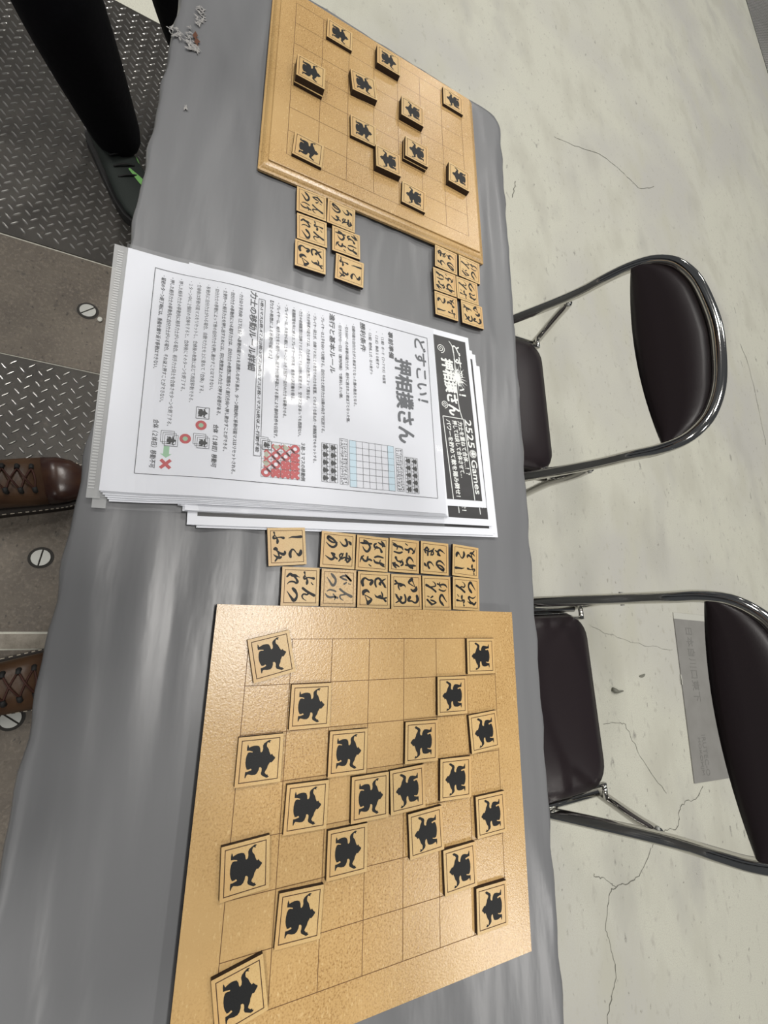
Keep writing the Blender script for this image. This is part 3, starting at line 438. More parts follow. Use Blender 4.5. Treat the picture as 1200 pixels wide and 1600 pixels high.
# ------------------------------------------------------------------ PAPERS
def drop(y): # how far the sheets sag below the pile where nothing props them up (world Y)
    t = min(max((-.050 - y) / .085, 0), 1); return t * t * (3 - 2 * t)
def sheet_obj(name, cx, cy, deg, z, W=.297, H=.42, sag=0.0, th=.0003, mats=('paper',), parent=None):
    o = empty(name, (cx, cy, 0), R(deg)) if parent is None else parent
    bm = bmesh.new(); n = 40 if sag else 1; NX = 8 if sag else 1; ca, sa = math.cos(R(deg)), math.sin(R(deg)); rows = []
    for k in range(n + 1):
        y = -H / 2 + H * k / n; r = []
        for i in range(NX + 1):
            x = -W / 2 + W * i / NX; wy = cy + sa * x + ca * y; r.append((x, z - sag * drop(wy)))
        rows.append((y, r))
    V = []
    for y, r in rows: V.append([bm.verts.new((x, y, zz)) for x, zz in r] + [bm.verts.new((x, y, zz - th)) for x, zz in r[::-1]])
    for a, b in zip(V, V[1:]):
        m2 = len(a)
        for k in range(m2): bm.faces.new((a[k], a[(k + 1) % m2], b[(k + 1) % m2], b[k]))
    bm.faces.new(V[0]); bm.faces.new(V[-1][::-1]); fixn(bm)
    obj('paper', bm, o, list(mats)); return o
def drape(o_bm, cx, cy, deg, z, sag):
    ca, sa = math.cos(R(deg)), math.sin(R(deg))
    for v in o_bm.verts:
        wy = cy + sa * v.co.x + ca * v.co.y; v.co.z += z - sag * drop(wy)
# flyers, bottom to top
FL = [(-.2790, .1285, 4.1, ''), (-.2765, .1340, 4.0, ''), (-.2800, .1275, 4.3, ''), (-.2785, .1243, 4.0, ''), (-.2980, .1133, 3.9, ''), (-.2925, .1183, 4.0, ''), (-.2980, .1160, 4.0, ''), (-.2925, .1210, 3.7, 'B'), (-.3165, .1085, 4.4, 'A')]
FLL = ['lowest black and white flyer, its blank edge nearest the word tiles', 'flyer reaching farthest towards the chairs, second from the bottom', 'flyer in the lower pile with a thin white edge showing, third from the bottom', 'flyer with a black slit of print showing beside the top one, fourth from the bottom', 'flyer whose white corner sticks out at the bottom left under the rule sheets', 'flyer just below the upper pile, its white corner stepped out towards the chairs', 'flyer third from the top, white corner barely showing by the top flyer', 'flyer second from the top showing the word end es beside the tiles', 'topmost black flyer with white lettering sticking out beyond the rule sheets']
def flyer_print(o, full):
    bm = bmesh.new(); flat(bm, [(-.136, -.198), (.133, -.198), (.133, .2035), (-.136, .2035)], 0, 0); drape_args.append(bm); return bm
drape_args = []
for i, (cx, cy, dg, kd) in enumerate(FL):
    z = TZ + .0009 + i * .0009 + (.0008 if i == 8 else 0)
    o = sheet_obj('flyer', cx, cy, dg, z, W=.290, th=.00045)
    tag(o, FLL[i], 'flyer', 'black flyers in the pile under the rule sheets')
    bm = bmesh.new(); flat(bm, [(-.1350, -.200), (.1350, -.200), (.1350, .2030), (-.1350, .2030)], z + .00006); obj('black_print', bm, o, ['panel'])
    if kd in ('A', 'B'):
        zz = z + .00012; bm = bmesh.new()
        put_text(bm, '2525', .000, .046, .1925, .0118, zz, bold=.03, skew=.05); put_text(bm, 'Games', .066, .120, .1960, .0102, zz, bold=.03, skew=.04)
        # smiling face between the words
        c0 = (.0560, .1948); ring = [(c0[0] + .0066 * math.cos(t), c0[1] + .0066 * math.sin(t)) for t in [2 * PI * k / 20 for k in range(20)]]
        flat(bm, ring, zz)
        put_text(bm, '力士を重ねて合体…！？', .005, .0905, .1790, .0085, zz, bold=.03, skew=.07)
        put_text(bm, '押しては戻して合体させて…', .005, .096, .1690, .0085, zz, bold=.03, skew=.07)
        put_text(bm, 'パワーを貯めて敵を踏み倒せ！', .005, .126, .1575, .0085, zz, bold=.03, skew=.05)
        for p, q in (((.0, .1455), (.0, .1835)), ((.0, .1835), (.1300, .1892)), ((.0, .1455), (.1300, .1508))): seg(bm, p, q, .0013, zz + .00002)
        put_text(bm, 'どすこい！', -.128, -.040, .1845, .014, zz, bold=.03, skew=.05)
        put_text(bm, '押相撲さん', -.100, -.004, .1655, .021, zz, bold=.045, skew=.06)
        c1 = (-.071, .1800); star = []
        for k in range(44):
            t = 2 * PI * k / 44; rr = (.007 if k % 2 else rnd.uniform(.018, .030)); star.append((c1[0] + rr * math.cos(t) * 1.0, c1[1] + rr * math.sin(t) * .72))
        tri_flat(bm, star, zz + .00002)
        rope = catmull([(-.134, .170, .1), (-.122, .1765, .1), (-.09, .1775, .1), (-.05, .1765, .1), (-.02, .1775, .1), (.0, .1815, .1)], 6)
        for a, b in zip(rope, rope[1:]): seg(bm, a[:2], b[:2], .0014, zz + .00003)
        for cc, rr in (((-.117, .1530), .008), ((-.020, .1505), .0065)):      # small curl ornaments
            sp_ = [(cc[0] + rr * (1 - k / 26) * math.cos(k * .55), cc[1] + rr * (1 - k / 26) * math.sin(k * .55)) for k in range(24)]
            for a, b in zip(sp_, sp_[1:]): seg(bm, a, b, .0012, zz)
        for v in bm.verts: v.co.x += .0045 if kd == 'A' else -.002
        obj('white_lettering', bm, o, ['white'])
        bm = bmesh.new(); ring2 = [(c0[0] + .0053 * math.cos(t), c0[1] + .0053 * math.sin(t)) for t in [2 * PI * k / 20 for k in range(20)]]
        for k in range(20): seg(bm, ring2[k], ring2[(k + 1) % 20], .0007, zz + .00006)
        for ex in (-.0022, .0022): seg(bm, (c0[0] + ex, c0[1] + .0004), (c0[0] + ex, c0[1] + .0034), .0011, zz + .00006)
        sm = [(c0[0] + .0034 * math.cos(t), c0[1] - .0005 + .0034 * math.sin(t)) for t in [PI + PI * k / 8 for k in range(9)]]
        for a, b in zip(sm, sm[1:]): seg(bm, a, b, .0009, zz + .00006)
        for v in bm.verts: v.co.x += .0045
        obj('face_outline', bm, o, ['panel'])
# rule sheets in the clear sleeve
ZB = TZ + .0098; SAG = .0078
RS = [(-.2968, .0440, 4.2), (-.2980, .0430, 4.0), (-.2990, .0415, 3.8), (-.3003, .0400, 3.6), (-.3015, .0385, 3.4), (0, 0, 0)]
RL = ['lowest blank backed rule sheet of the white pile', 'rule sheet second from the bottom of the white pile', 'rule sheet third from the bottom of the white pile', 'rule sheet fourth from the bottom of the white pile', 'rule sheet just beneath the printed top one in the clear sleeve']
for i, (cx, cy, dg) in enumerate(RS[:-1]):
    o = sheet_obj('rule_sheet', cx, cy, dg, ZB + .0004 + i * .00125, W=.293, H=.410, sag=SAG, th=.0011); tag(o, RL[i], 'paper sheet', 'white rule sheets in the pile')
CX, CY, DG = -.3025, .0345, 3.3; ZT = ZB + .0068
top = sheet_obj('rule_sheet', CX - .0002, CY + .003, DG, ZT, W=.294, H=.410, sag=SAG, th=.0005); tag(top, 'topmost white rule sheet printed with rules, a board diagram and red marks', 'paper sheet', 'white rule sheets in the pile')
def part(name, bm, m, dz=.0003):
    drape(bm, CX, CY, DG, ZT + dz + .00015, SAG); return obj(name, bm, top, [m])
bm = bmesh.new()
for t, x0, x1, y in LINES: put_text(bm, t, x0 / 1000, x1 / 1000, y / 1000, .0048, 0, bold=.019)
part('rules_text', bm, 'print')
bm = bmesh.new()
HH = [.0088, .0078, .0078, .0078, .0058, .0058, .0052, .0048]
for (t, x0, x1, y), h in zip(HEADS, HH): put_text(bm, t, x0 / 1000, x1 / 1000, y / 1000, h, 0, bold=.022, shear=.12)
part('headings', bm, 'print')
bm = bmesh.new()
for (t, x0, x1, y), h, b in zip(TITLES, (.0265, .0185), (.036, .028)): put_text(bm, t, x0 / 1000, x1 / 1000, y / 1000, h, 0, bold=b, shear=0.05 if h < .02 else 0)
part('title_lettering', bm, 'title')
def quad_box(k): # local rect from the measured outline
    q = Q[k]; xs = [p[0] for p in q[:4]]; ys = [p[1] for p in q[:4]]
    return (xs[0] + xs[1]) / 2000, (xs[2] + xs[3]) / 2000, (ys[0] + ys[3]) / 2000, (ys[1] + ys[2]) / 2000
bm = bmesh.new(); x0, x1, y0, y1 = quad_box('frame')
def long_line(bm, a, b, w_):
    n = max(1, int((Vector(b) - Vector(a)).length / .012)); 
    for k in range(n): seg(bm, Vector(a).lerp(Vector(b), k / n), Vector(a).lerp(Vector(b), (k + 1) / n), w_, 0)
def box_line(bm, x0, x1, y0, y1, w_):
    for a, b in (((x0, y0), (x1, y0)), ((x1, y0), (x1, y1)), ((x1, y1), (x0, y1)), ((x0, y1), (x0, y0))): long_line(bm, a, b, w_)
box_line(bm, x0, x1, y0, y1, .0007)
tx0, tx1, ty0, ty1 = quad_box('table'); box_line(bm, tx0, tx1, ty0, ty1, .0006)
part('page_border', bm, 'print')
def mini_sumo(bm, cx, cy, s, fl=1):
    vv = [bm.verts.new((cx + fl * x * s, cy + fl * y * s, 0)) for x, y in SUMO]; f = bm.faces.new(vv); f.normal_update(); bmesh.ops.triangulate(bm, faces=[f])
bm = bmesh.new(); gx0, gx1, gy0, gy1 = quad_box('grid'); bw = (gy1 - gy0) / 7
blue = bmesh.new()
for yy in (gy0, gy1 - bw): flat(blue, [(gx0, yy), (gx1, yy), (gx1, yy + bw), (gx0, yy + bw)], 0)
part('blue_rows', blue, 'blue', .00025)
for k in range(8):
    long_line(bm, (gx0, gy0 + k * bw), (gx1, gy0 + k * bw), .0004); long_line(bm, (gx0 + k * (gx1 - gx0) / 7, gy0), (gx0 + k * (gx1 - gx0) / 7, gy1), .0004)
part('board_diagram', bm, 'print')
bm = bmesh.new()
for key, fl in (('pg1', 1), ('pg2', -1)):
    x0, x1, y0, y1 = quad_box(key)
    for r in range(3): long_line(bm, (x0, y0 + r * (y1 - y0) / 2), (x1, y0 + r * (y1 - y0) / 2), .0004)
    for c in range(6): long_line(bm, (x0 + c * (x1 - x0) / 5, y0), (x0 + c * (x1 - x0) / 5, y1), .0004)
    for r in range(2):
        for c in range(5): mini_sumo(bm, x0 + (c + .5) * (x1 - x0) / 5, y0 + (r + .5) * (y1 - y0) / 2, .0105, fl)
for key, fl in (('ys1', 1), ('ys2', -1)):
    x0, x1, y0, y1 = quad_box(key); box_line(bm, x0, x1, y0, y1, .0004); n = 6; cw = (x1 - x0) / n; ks = list(KANA)
    for c in range(n):
        if c: long_line(bm, (x0 + c * cw, y0), (x0 + c * cw, y1), .0004)
        for st in KANA[ks[c]]: brush(bm, st, cw * .9, (y1 - y0) * .9, 0, fl, x0 + (c + .5) * cw, (y0 + y1) / 2)
part('tile_diagrams', bm, 'ink')
# move chart: red rings and crosses on a grid
chx0, chx1, chy0, chy1 = quad_box('chart'); cw = (chx1 - chx0) / 4; ch_ = (chy1 - chy0) / 4
red = bmesh.new(); ol = bmesh.new(); ink = bmesh.new(); grn = bmesh.new()
def ring(bm, cx, cy, r0, r1, n=18):
    a = [bm.verts.new((cx + r0 * math.cos(2 * PI * k / n), cy + r0 * math.sin(2 * PI * k / n), 0)) for k in range(n)]; b = [bm.verts.new((cx + r1 * math.cos(2 * PI * k / n), cy + r1 * math.sin(2 * PI * k / n), 0)) for k in range(n)]
    for k in range(n): bm.faces.new((a[k], b[k], b[(k + 1) % n], a[(k + 1) % n]))
def cross(bm, cx, cy, r, w_):
    seg(bm, (cx - r, cy - r), (cx + r, cy + r), w_, 0); seg(bm, (cx - r, cy + r), (cx + r, cy - r), w_, .00002)
def card_stack(cx, cy, s):
    for k in (2, 1, 0):
        a = s * .5; ox, oy = cx - k * .0022, cy - k * .0020
        f = [(ox - a, oy - a), (ox + a, oy - a), (ox + a, oy + a), (ox - a, oy + a)]; flat(wht, f, .00002 * (3 - k))
        for p, q in zip(f, f[1:] + f[:1]): seg(ink, p, q, .0004, .00005 + .00002 * (3 - k))
    mini_sumo(ink, cx, cy, s * .95)
wht = bmesh.new()
for c in range(4):
    for r in range(4):
        cx = chx0 + (c + .5) * cw; cy = chy0 + (r + .5) * ch_
        if (c, r) == (0, 0): continue
        if c + r <= 3: 
            if (c, r) in ((0, 1), (0, 2)) or (c, r) in ((1, 0), (2, 0)):
                continue
            ring(red, cx, cy, cw * .22, cw * .50)
            if c + r < 3 or True: pass
        else: cross(red, cx, cy, cw * .42, cw * .38)
for a in range(5):
    for b in range(4):
        for bm_, cx, cy in ((red, chx0 + a * cw, chy0 + (b + .5) * ch_), (red, chx0 + (b + .5) * cw, chy0 + a * ch_)):
            if a in (0, 4): continue
            cross(bm_, cx, cy, cw * .25, cw * .16)
for k in range(5):
    long_line(ink, (chx0 + k * cw, chy0), (chx0 + k * cw, chy1), .0003); long_line(ink, (chx0, chy0 + k * ch_), (chx1, chy0 + k * ch_), .0003)
def arrow(bm, cx, cy, dx, dy, L_, w_):
    n = Vector((-dy, dx)); d = Vector((dx, dy)); c0 = Vector((cx, cy))
    seg(bm, c0, c0 + d * L_ * .68, w_, 0); p = c0 + d * L_ * .66; tri_flat(bm, [tuple(p + n * w_), tuple(p - n * w_), tuple(c0 + d * L_)], 0)
arrow(ol, chx0 + cw * .9, chy0 + ch_ * .5, 1, 0, cw * 2.1, cw * .42); arrow(ol, chx0 + cw * .5, chy0 + ch_ * .9, 0, 1, cw * 2.1, cw * .42)
card_stack(chx0 + cw * .45, chy0 + ch_ * .5, cw * .95)
for key in ('iconA', 'iconB'):
    x0, x1, y0, y1 = quad_box(key); card_stack((x0 + x1) / 2, (y0 + y1) / 2, (x1 - x0))
x0, x1, y0, y1 = quad_box('icon1'); box_line(ink, x0, x1, y0, y1, .0005); mini_sumo(ink, (x0 + x1) / 2, (y0 + y1) / 2, (x1 - x0) * .95)
for key in ('ring1', 'ring2'):
    cx, cy = Q[key][0][0] / 1000, Q[key][0][1] / 1000; ring(red, cx, cy, .0026, .0058, 24); ring(grn, cx, cy, .0001, .0026)
cx, cy = Q['cross'][0][0] / 1000, Q['cross'][0][1] / 1000; cross(red, cx, cy, .0048, .0034)
ax = (Q['arrow'][0][0] + Q['arrow'][2][0]) / 2000; ay = (Q['arrow'][0][1] + Q['arrow'][1][1]) / 2000
arrow(grn, Q['arrow'][0][0] / 1000, ay, 1, 0, .0135, .0056)
part('pale_arrows', ol, 'olive', .00030); part('red_marks', red, 'red', .00034); part('green_marks', grn, 'green', .00032); part('card_backs', wht, 'paper', .00040); part('card_icons', ink, 'ink', .00062)
# clear sleeves
def sleeve(cx, cy, dg, z, W, H, label, dy=0.0):
    o = empty('clear_sleeve', (cx, cy, 0), R(dg)); tag(o, label, 'plastic sleeve')
    bm = bmesh.new(); n = 46; nx = 10; ca, sa = math.cos(R(dg)), math.sin(R(dg)); V = []
    for k in range(n + 1):
        y = -H / 2 + H * k / n; row = []
        for i in range(nx + 1):
            x = -W / 2 + W * i / nx; wy = cy + sa * x + ca * y; row.append(bm.verts.new((x, y, z - SAG * drop(wy) - (.0012 if i in (0, nx) else 0))))
        V.append(row)
    for a, b in zip(V, V[1:]):
        for i in range(nx): bm.faces.new((a[i], a[i + 1], b[i + 1], b[i]))
    obj('film', bm, o, ['film_clear'], True)
    zs = TZ + (.0022 if z > ZT else .0008)
    bm = bmesh.new(); add_prism(bm, [(-W / 2, -H / 2 - .0135), (W / 2 , -H / 2 - .010), (W / 2, -H / 2 + .002), (-W / 2, -H / 2 + .002)], zs, zs + .0004); obj('binding_strip', bm, o, ['strip'])
    bm = bmesh.new(); N = 88
    for k in range(N):
        x = -W / 2 + .008 + (W - .016) * k / N; add_box(bm, x, x + (W / N) * .45, -H / 2 - .0092, -H / 2 - .0040, zs + .0004, zs + .0009)
    r_ = obj('strip_ridges', bm, o, ['ridge']); tag(r_, kind='stuff'); return o
def strip_mat(n, c, f):
    m = bpy.data.materials.new(n); m.use_nodes = True; nt = m.node_tree; nt.nodes.clear(); out = nt.nodes.new('ShaderNodeOutputMaterial'); mix = nt.nodes.new('ShaderNodeMixShader'); tr = nt.nodes.new('ShaderNodeBsdfTransparent')
    p = nt.nodes.new('ShaderNodeBsdfPrincipled'); p.inputs['Base Color'].default_value = (*c, 1); p.inputs['Roughness'].default_value = .2
    mix.inputs[0].default_value = f; nt.links.new(tr.outputs[0], mix.inputs[1]); nt.links.new(p.outputs[0], mix.inputs[2]); nt.links.new(mix.outputs[0], out.inputs[0]); return m
M_['strip'] = strip_mat('milky_strip', (.62, .63, .63), .45); M_['ridge'] = strip_mat('milky_ridge', (.75, .76, .76), .6)
sleeve(-.3020, .0372, 3.3, ZT + .0016, .306, .412, 'clear plastic sleeve holding the rule sheets, its milky strip at the table edge')
o = sleeve(-.2915, .0420, 3.0, ZB - .0009, .306, .408, 'second clear sleeve beneath the pile, its strip corner showing below the first')
# ------------------------------------------------------------------ CHAIRS
def make_chair():
    e = empty('folding_chair', (0, 0, 0)); w_ = .23
    half = [(-w_, .054 - (.70 - .64) * .41, .645), (-w_, .051, .695), (-.220, .070, .738), (-.196, .084, .770), (-.165, .093, .789), (-.12, .099, .804), (-.06, .102, .813), (0, .103, .817)]
    P = [(-w_, -.338, .012), (-w_, -.20, .245), (-w_, -.088, .42), (-w_, 0, .568)] + half
    P += [(-x, y, z) for x, y, z in half[::-1][1:]] + [(w_, 0, .568), (w_, -.088, .42), (w_, -.20, .245), (w_, -.338, .012)]
    P3 = catmull([tuple(p) for p in P], 4)
    bm = bmesh.new(); add_tube(bm, P3, .0125, 14); obj('back_frame', bm, e, ['chrome'], True)
    for s in (-1, 1):
        xi = s * (w_ - .024)
        bm = bmesh.new(); L_ = catmull([(s * w_, .014, .556), (s * w_, .020, .543), (s * (w_ - .001), .029, .50), (s * (w_ - .009), .041, .43), (s * (w_ - .014), .052, .38), (xi, .11, .2), (xi, .175, .012)], 4); add_tube(bm, L_, .0115, 12); obj('rear_leg', bm, e, ['chrome'], True)
        bm = bmesh.new(); add_tube(bm, [(s * (w_ + .015), .008, .560), (s * (w_ - .015), .008, .560)], .0042, 10); obj('pivot_bolt', bm, e, ['screw'], True)
        bm = bmesh.new(); add_tube(bm, [(s * (w_ - .012), .034, .425), (s * (w_ - .046), .034, .425)], .006, 10); add_tube(bm, [(s * (w_ - .043), .034, .424), (s * (w_ - .043), -.06, .418)], .005, 8); obj('seat_bracket', bm, e, ['chrome'], True)
        bm = bmesh.new(); add_tube(bm, [(s * w_, -.345, 0), (s * w_, -.330, .026)], .0150, 12); obj('foot_cap', bm, e, ['rubber'], True)
        bm = bmesh.new(); add_tube(bm, [(xi, .178, 0), (xi, .170, .026)], .0130, 12); obj('foot_cap', bm, e, ['rubber'], True)
        bm = bmesh.new(); add_tube(bm, [(s * (w_ - .02), -.30, .392), (s * (w_ - .02), .03, .405)], .0085, 10); obj('seat_rail', bm, e, ['chrome'], True)
    bm = bmesh.new(); add_tube(bm, [(-w_, -.31, .06), (w_, -.31, .06)], .009, 10); obj('front_crossbar', bm, e, ['chrome'], True)
    bm = bmesh.new(); add_tube(bm, [(-w_ + .024, .135, .13), (w_ - .024, .135, .13)], .009, 10); obj('rear_crossbar', bm, e, ['chrome'], True)
    # seat cushion: rounded rectangle with a crowned top
    def rr(hw, y0, y1, rc, z, n=6):
        pts = []
        for cx, cy, st in ((hw - rc, y1 - rc, 0), (-hw + rc, y1 - rc, 1), (-hw + rc, y0 + rc, 2), (hw - rc, y0 + rc, 3)):
            for k in range(n + 1): t = (st + k / n) * PI / 2; pts.append((cx + rc * math.cos(t), cy + rc * math.sin(t), z))
        return pts
    bm = bmesh.new(); hw = .196
    loft(bm, [rr(hw - .006, -.325, .040, .05, .398), rr(hw, -.332, .047, .055, .402), rr(hw, -.332, .048, .055, .418), rr(hw - .006, -.326, .042, .052, .427), rr(hw - .03, -.30, .018, .045, .433), rr(hw - .08, -.25, -.03, .04, .436)])
    obj('seat', bm, e, ['vinyl'], True)
    bm = bmesh.new(); pts = rr(hw + .003, -.335, .050, .057, .401); add_tube(bm, pts, .0035, 6, closed=True); obj('seat_trim', bm, e, ['chrome'], True)
    # backrest pad following the frame arc
    bm = bmesh.new(); nx, nz = 28, 8
    def top_z(x):
        T_ = [(0, .817), (.06, .813), (.12, .804), (.165, .789), (.196, .770), (.220, .738), (.2245, .70)]; x = abs(x)
        for (xa, za), (xb, zb_) in zip(T_, T_[1:]):
            if x <= xb: return za + (zb_ - za) * (x - xa) / (xb - xa) - .009
        return .692
    def bot_z(x): return .683 + .020 * (abs(x) / .2235) ** 2
    def yb(x, z): return .054 + (z - .70) * .41 + .004 * (1 - (x / .22) ** 2)
    for side, off in ((0, -.010), (1, .010)):
        V = []
        for i in range(nx + 1):
            x = .2235 * math.sin(PI / 2 * (-1 + 2 * i / nx)); zt, zb = top_z(x), bot_z(x); zt = max(zt, zb + .001); col = []
            for j in range(nz + 1):
                z = zb + (zt - zb) * j / nz; edge = min(j, nz - j, i, nx - i) / 2.0; k = min(1, edge + .25)
                col.append(bm.verts.new((x, yb(x, z) + off * k, z)))
            V.append(col)
        for i in range(nx):
            for j in range(nz): bm.faces.new((V[i][j], V[i + 1][j], V[i + 1][j + 1], V[i][j + 1]))
        if side == 0: V0 = V
    for i in range(nx): bm.faces.new((V0[i][0], V0[i + 1][0], V[i + 1][0], V[i][0])); bm.faces.new((V0[i][nz], V0[i + 1][nz], V[i + 1][nz], V[i][nz]))
    for j in range(nz): bm.faces.new((V0[0][j], V0[0][j + 1], V[0][j + 1], V[0][j])); bm.faces.new((V0[nx][j], V0[nx][j + 1], V[nx][j + 1], V[nx][j]))
    fixn(bm); obj('backrest', bm, e, ['vinyl'], True)
    return e
ch = make_chair(); c2 = copy_tree(ch)
for o, (x, y, a), lab in ((ch, CHAIRS[0], 'chrome folding chair with dark vinyl seat, opposite the paper sheets'), (c2, CHAIRS[1], 'chrome folding chair with dark vinyl seat, opposite the plain wooden board')):
    o.location = (x, y, 0); o.rotation_euler.z = a; tag(o, lab, 'chair', 'folding chairs on the far side of the table')
# ------------------------------------------------------------------ SHOES
def shoe_rings(prof, n=18):
    rings = []
    for (y, hw, h, zb, ex, cx) in prof:
        r = []
        for k in range(n):
            t = 2 * PI * k / n; c, s = math.cos(t), math.sin(t)
            X = cx + hw * (abs(c) ** ex) * (1 if c > 0 else -1); Z = zb + (h - zb) * (.5 + .5 * (abs(s) ** ex) * (1 if s > 0 else -1)); r.append((X, y, Z))
        rings.append(r)
    return rings
def make_boot(flip=1):
    e = empty('boot', (0, 0, 0)); f = flip
    up = [(-.148, .020, .10, .02, .8, 0), (-.140, .034, .13, .02, .8, 0), (-.115, .038, .145, .02, .8, 0), (-.07, .040, .14, .02, .75, 0), (-.03, .042, .118, .02, .75, 0), (.01, .045, .098, .02, .75, .002 * f), (.045, .0475, .082, .02, .75, .003 * f), (.075, .048, .071, .02, .72, .003 * f)]
    toe = [(.074, .0485, .0715, .02, .72, .003 * f), (.10, .047, .068, .02, .70, .002 * f), (.122, .041, .062, .02, .72, 0), (.138, .030, .052, .02, .8, -.002 * f), (.147, .014, .040, .022, .9, -.003 * f)]
    bm = bmesh.new(); loft(bm, shoe_rings(up)); fixn(bm); obj('upper', bm, e, ['leather'], True)
    bm = bmesh.new(); loft(bm, shoe_rings(toe)); fixn(bm); t = obj('toe_cap', bm, e, ['leather_toe'], True)
    bm = bmesh.new(); loft(bm, [[(math.cos(2 * PI * k / 16) * .040, -.105 + math.sin(2 * PI * k / 16) * .045, z) for k in range(16)] for z in (.10, .15, .19)]); fixn(bm); obj('shaft', bm, e, ['leather'], True)
    out = [(y, hw + .006, cx) for (y, hw, h, zb, ex, cx) in up + toe[1:]]
    L_ = [(cx - hw, y) for y, hw, cx in out]; Rr = [(cx + hw, y) for y, hw, cx in out][::-1]; pts = L_ + [(0, .154)] + Rr + [(0, -.156)]
    bm = bmesh.new(); add_prism(bm, pts, 0, .021); fixn(bm); s = obj('sole', bm, e, ['sole'])
    bm = bmesh.new(); pp = [(x * .975, y * .985, .0222) for x, y in pts]; cc = catmull(pp + [pp[0]], 6)
    for a, b in zip(cc[::2], cc[1::2]): add_tube(bm, [a, b], .0011, 5)
    obj('welt_stitching', bm, s, ['stitch'])
    ys = [(.060, .078), (.040, .087), (.020, .097), (-.002, .108), (-.028, .122)]; hooks = []
    for s_ in (-1, 1):
        for (y, z) in ys:
            X = s_ * .026 + .002 * f; hooks.append((X, y, z - .004)); bm = bmesh.new()
            add_tube(bm, [(X, y, z - .016), (X, y, z - .003), (X - s_ * .007, y, z + .001)], .0042, 8); obj('lace_hook', bm, e, ['rubber'], True)
    for i in range(len(ys) - 1):
        for s_ in (-1, 1):
            y0, z0 = ys[i]; y1, z1 = ys[i + 1]
            bm = bmesh.new(); P = catmull([(s_ * .022, y0, z0 - .002), (0, (y0 + y1) / 2, (z0 + z1) / 2 + .007 + s_ * .001), (-s_ * .022, y1, z1 - .002)], 5); add_tube(bm, P, .0017, 6); obj('lace', bm, e, ['lace'], True)
    bm = bmesh.new(); add_tube(bm, catmull([(-.022, ys[0][0], ys[0][1] - .002), (0, ys[0][0] + .004, ys[0][1] + .004), (.022, ys[0][0], ys[0][1] - .002)], 5), .0017, 6); obj('lace', bm, e, ['lace'], True)
    return e
def place_dir(o, cx, cy, dx, dy, z=.003): o.location = (cx, cy, z); o.rotation_euler.z = math.atan2(-dx, dy)
def make_sneaker(side=1):
    e = empty('sneaker', (0, 0, 0)); f = side
    up = [(-.142, .016, .075, .022, .85, 0), (-.135, .030, .095, .022, .8, 0), (-.11, .036, .098, .022, .8, 0), (-.06, .038, .092, .022, .78, 0), (-.02, .041, .082, .022, .75, 0), (.03, .0465, .068, .022, .72, .003 * f), (.075, .049, .057, .022, .72, .004 * f), (.11, .043, .050, .022, .75, .002 * f), (.130, .031, .043, .022, .8, -.001 * f), (.142, .014, .034, .024, .9, -.003 * f)]
    bm = bmesh.new(); loft(bm, shoe_rings(up)); fixn(bm); obj('upper', bm, e, ['sneaker'], True)
    out = [(y, hw + .005, cx) for (y, hw, h, zb, ex, cx) in up]; pts = [(cx - hw, y) for y, hw, cx in out] + [(0, .149)] + [(cx + hw, y) for y, hw, cx in out][::-1] + [(0, -.150)]
    bm = bmesh.new(); add_prism(bm, pts, 0, .024); fixn(bm); obj('sole', bm, e, ['rubber'])
    bm = bmesh.new()      # check-shaped flash wrapped on the side of the upper
    def surf(y, t, off):
        for a, q in zip(up, up[1:]):
            if a[0] <= y <= q[0]: k = (y - a[0]) / (q[0] - a[0]); hw, h, zb, ex, cx = [a[j] + (q[j] - a[j]) * k for j in (1, 2, 3, 4, 5)]; break
        c, s = math.cos(t), math.sin(t); return Vector((cx + (hw + off) * abs(c) ** ex, y, zb + (h + off - zb) * (.5 + .5 * s ** ex)))
    sw = [(.026, 84, 80), (.042, 79, 64), (.056, 74, 46), (.066, 68, 32), (.069, 60, 18), (.060, 50, 8), (.044, 42, 4), (.022, 36, 6), (-.010, 30, 12)]
    for s_ in (f,):
        T_ = []
        for y, ta, tb_ in sw:
            q1 = surf(y, R(ta), .0018); q2 = surf(y - .002, R(tb_), .0018); T_.append([bm.verts.new((s_ * q.x, q.y, q.z)) for q in (q1, q1.lerp(q2, .5) + Vector((.001, 0, .001)), q2)])
        for A_, B_ in zip(T_, T_[1:]):
            for k in range(2): bm.faces.new((A_[k], A_[k + 1], B_[k + 1], B_[k]))
    fixn(bm); bmesh.ops.triangulate(bm, faces=bm.faces); o = obj('check_flash', bm, e, ['lime']); o['label'] = 'lime green check-shaped flash'
    bm = bmesh.new(); bmesh.ops.create_icosphere(bm, subdivisions=2, radius=.010)
    for v in bm.verts: v.co = Vector((v.co.x * 1.3, -.142 + v.co.y * .5, .075 + v.co.z * 1.6))
    o = obj('heel_tab', bm, e, ['lime'], True); o['label'] = 'lime green heel tab'
    bm = bmesh.new()
    for (x, y, z) in ((.028 * f, .118, .030), (.035 * f, .104, .032), (.020 * f, .128, .030)):
        bmesh.ops.create_icosphere(bm, subdivisions=1, radius=.006, matrix=Matrix.Translation((x, y, z)))
    obj('toe_flecks', bm, e, ['lime'], True)
    bm = bmesh.new(); loft(bm, [[(math.cos(2 * PI * k / 14) * r_, -.075 + math.sin(2 * PI * k / 14) * r_ * 1.25, z) for k in range(14)] for z, r_ in ((.085, .030), (.105, .033), (.107, .028))]); fixn(bm); obj('collar', bm, e, ['purple'], True)
    for i, y in enumerate((.040, .018, -.004, -.026)):
        z = .067 + i * .0085; bm = bmesh.new(); add_tube(bm, catmull([(-.024, y, z - .004), (0, y + .003, z + .004), (.024, y, z - .004)], 4), .0022, 6); obj('lace', bm, e, ['rubber'], True)
    return e
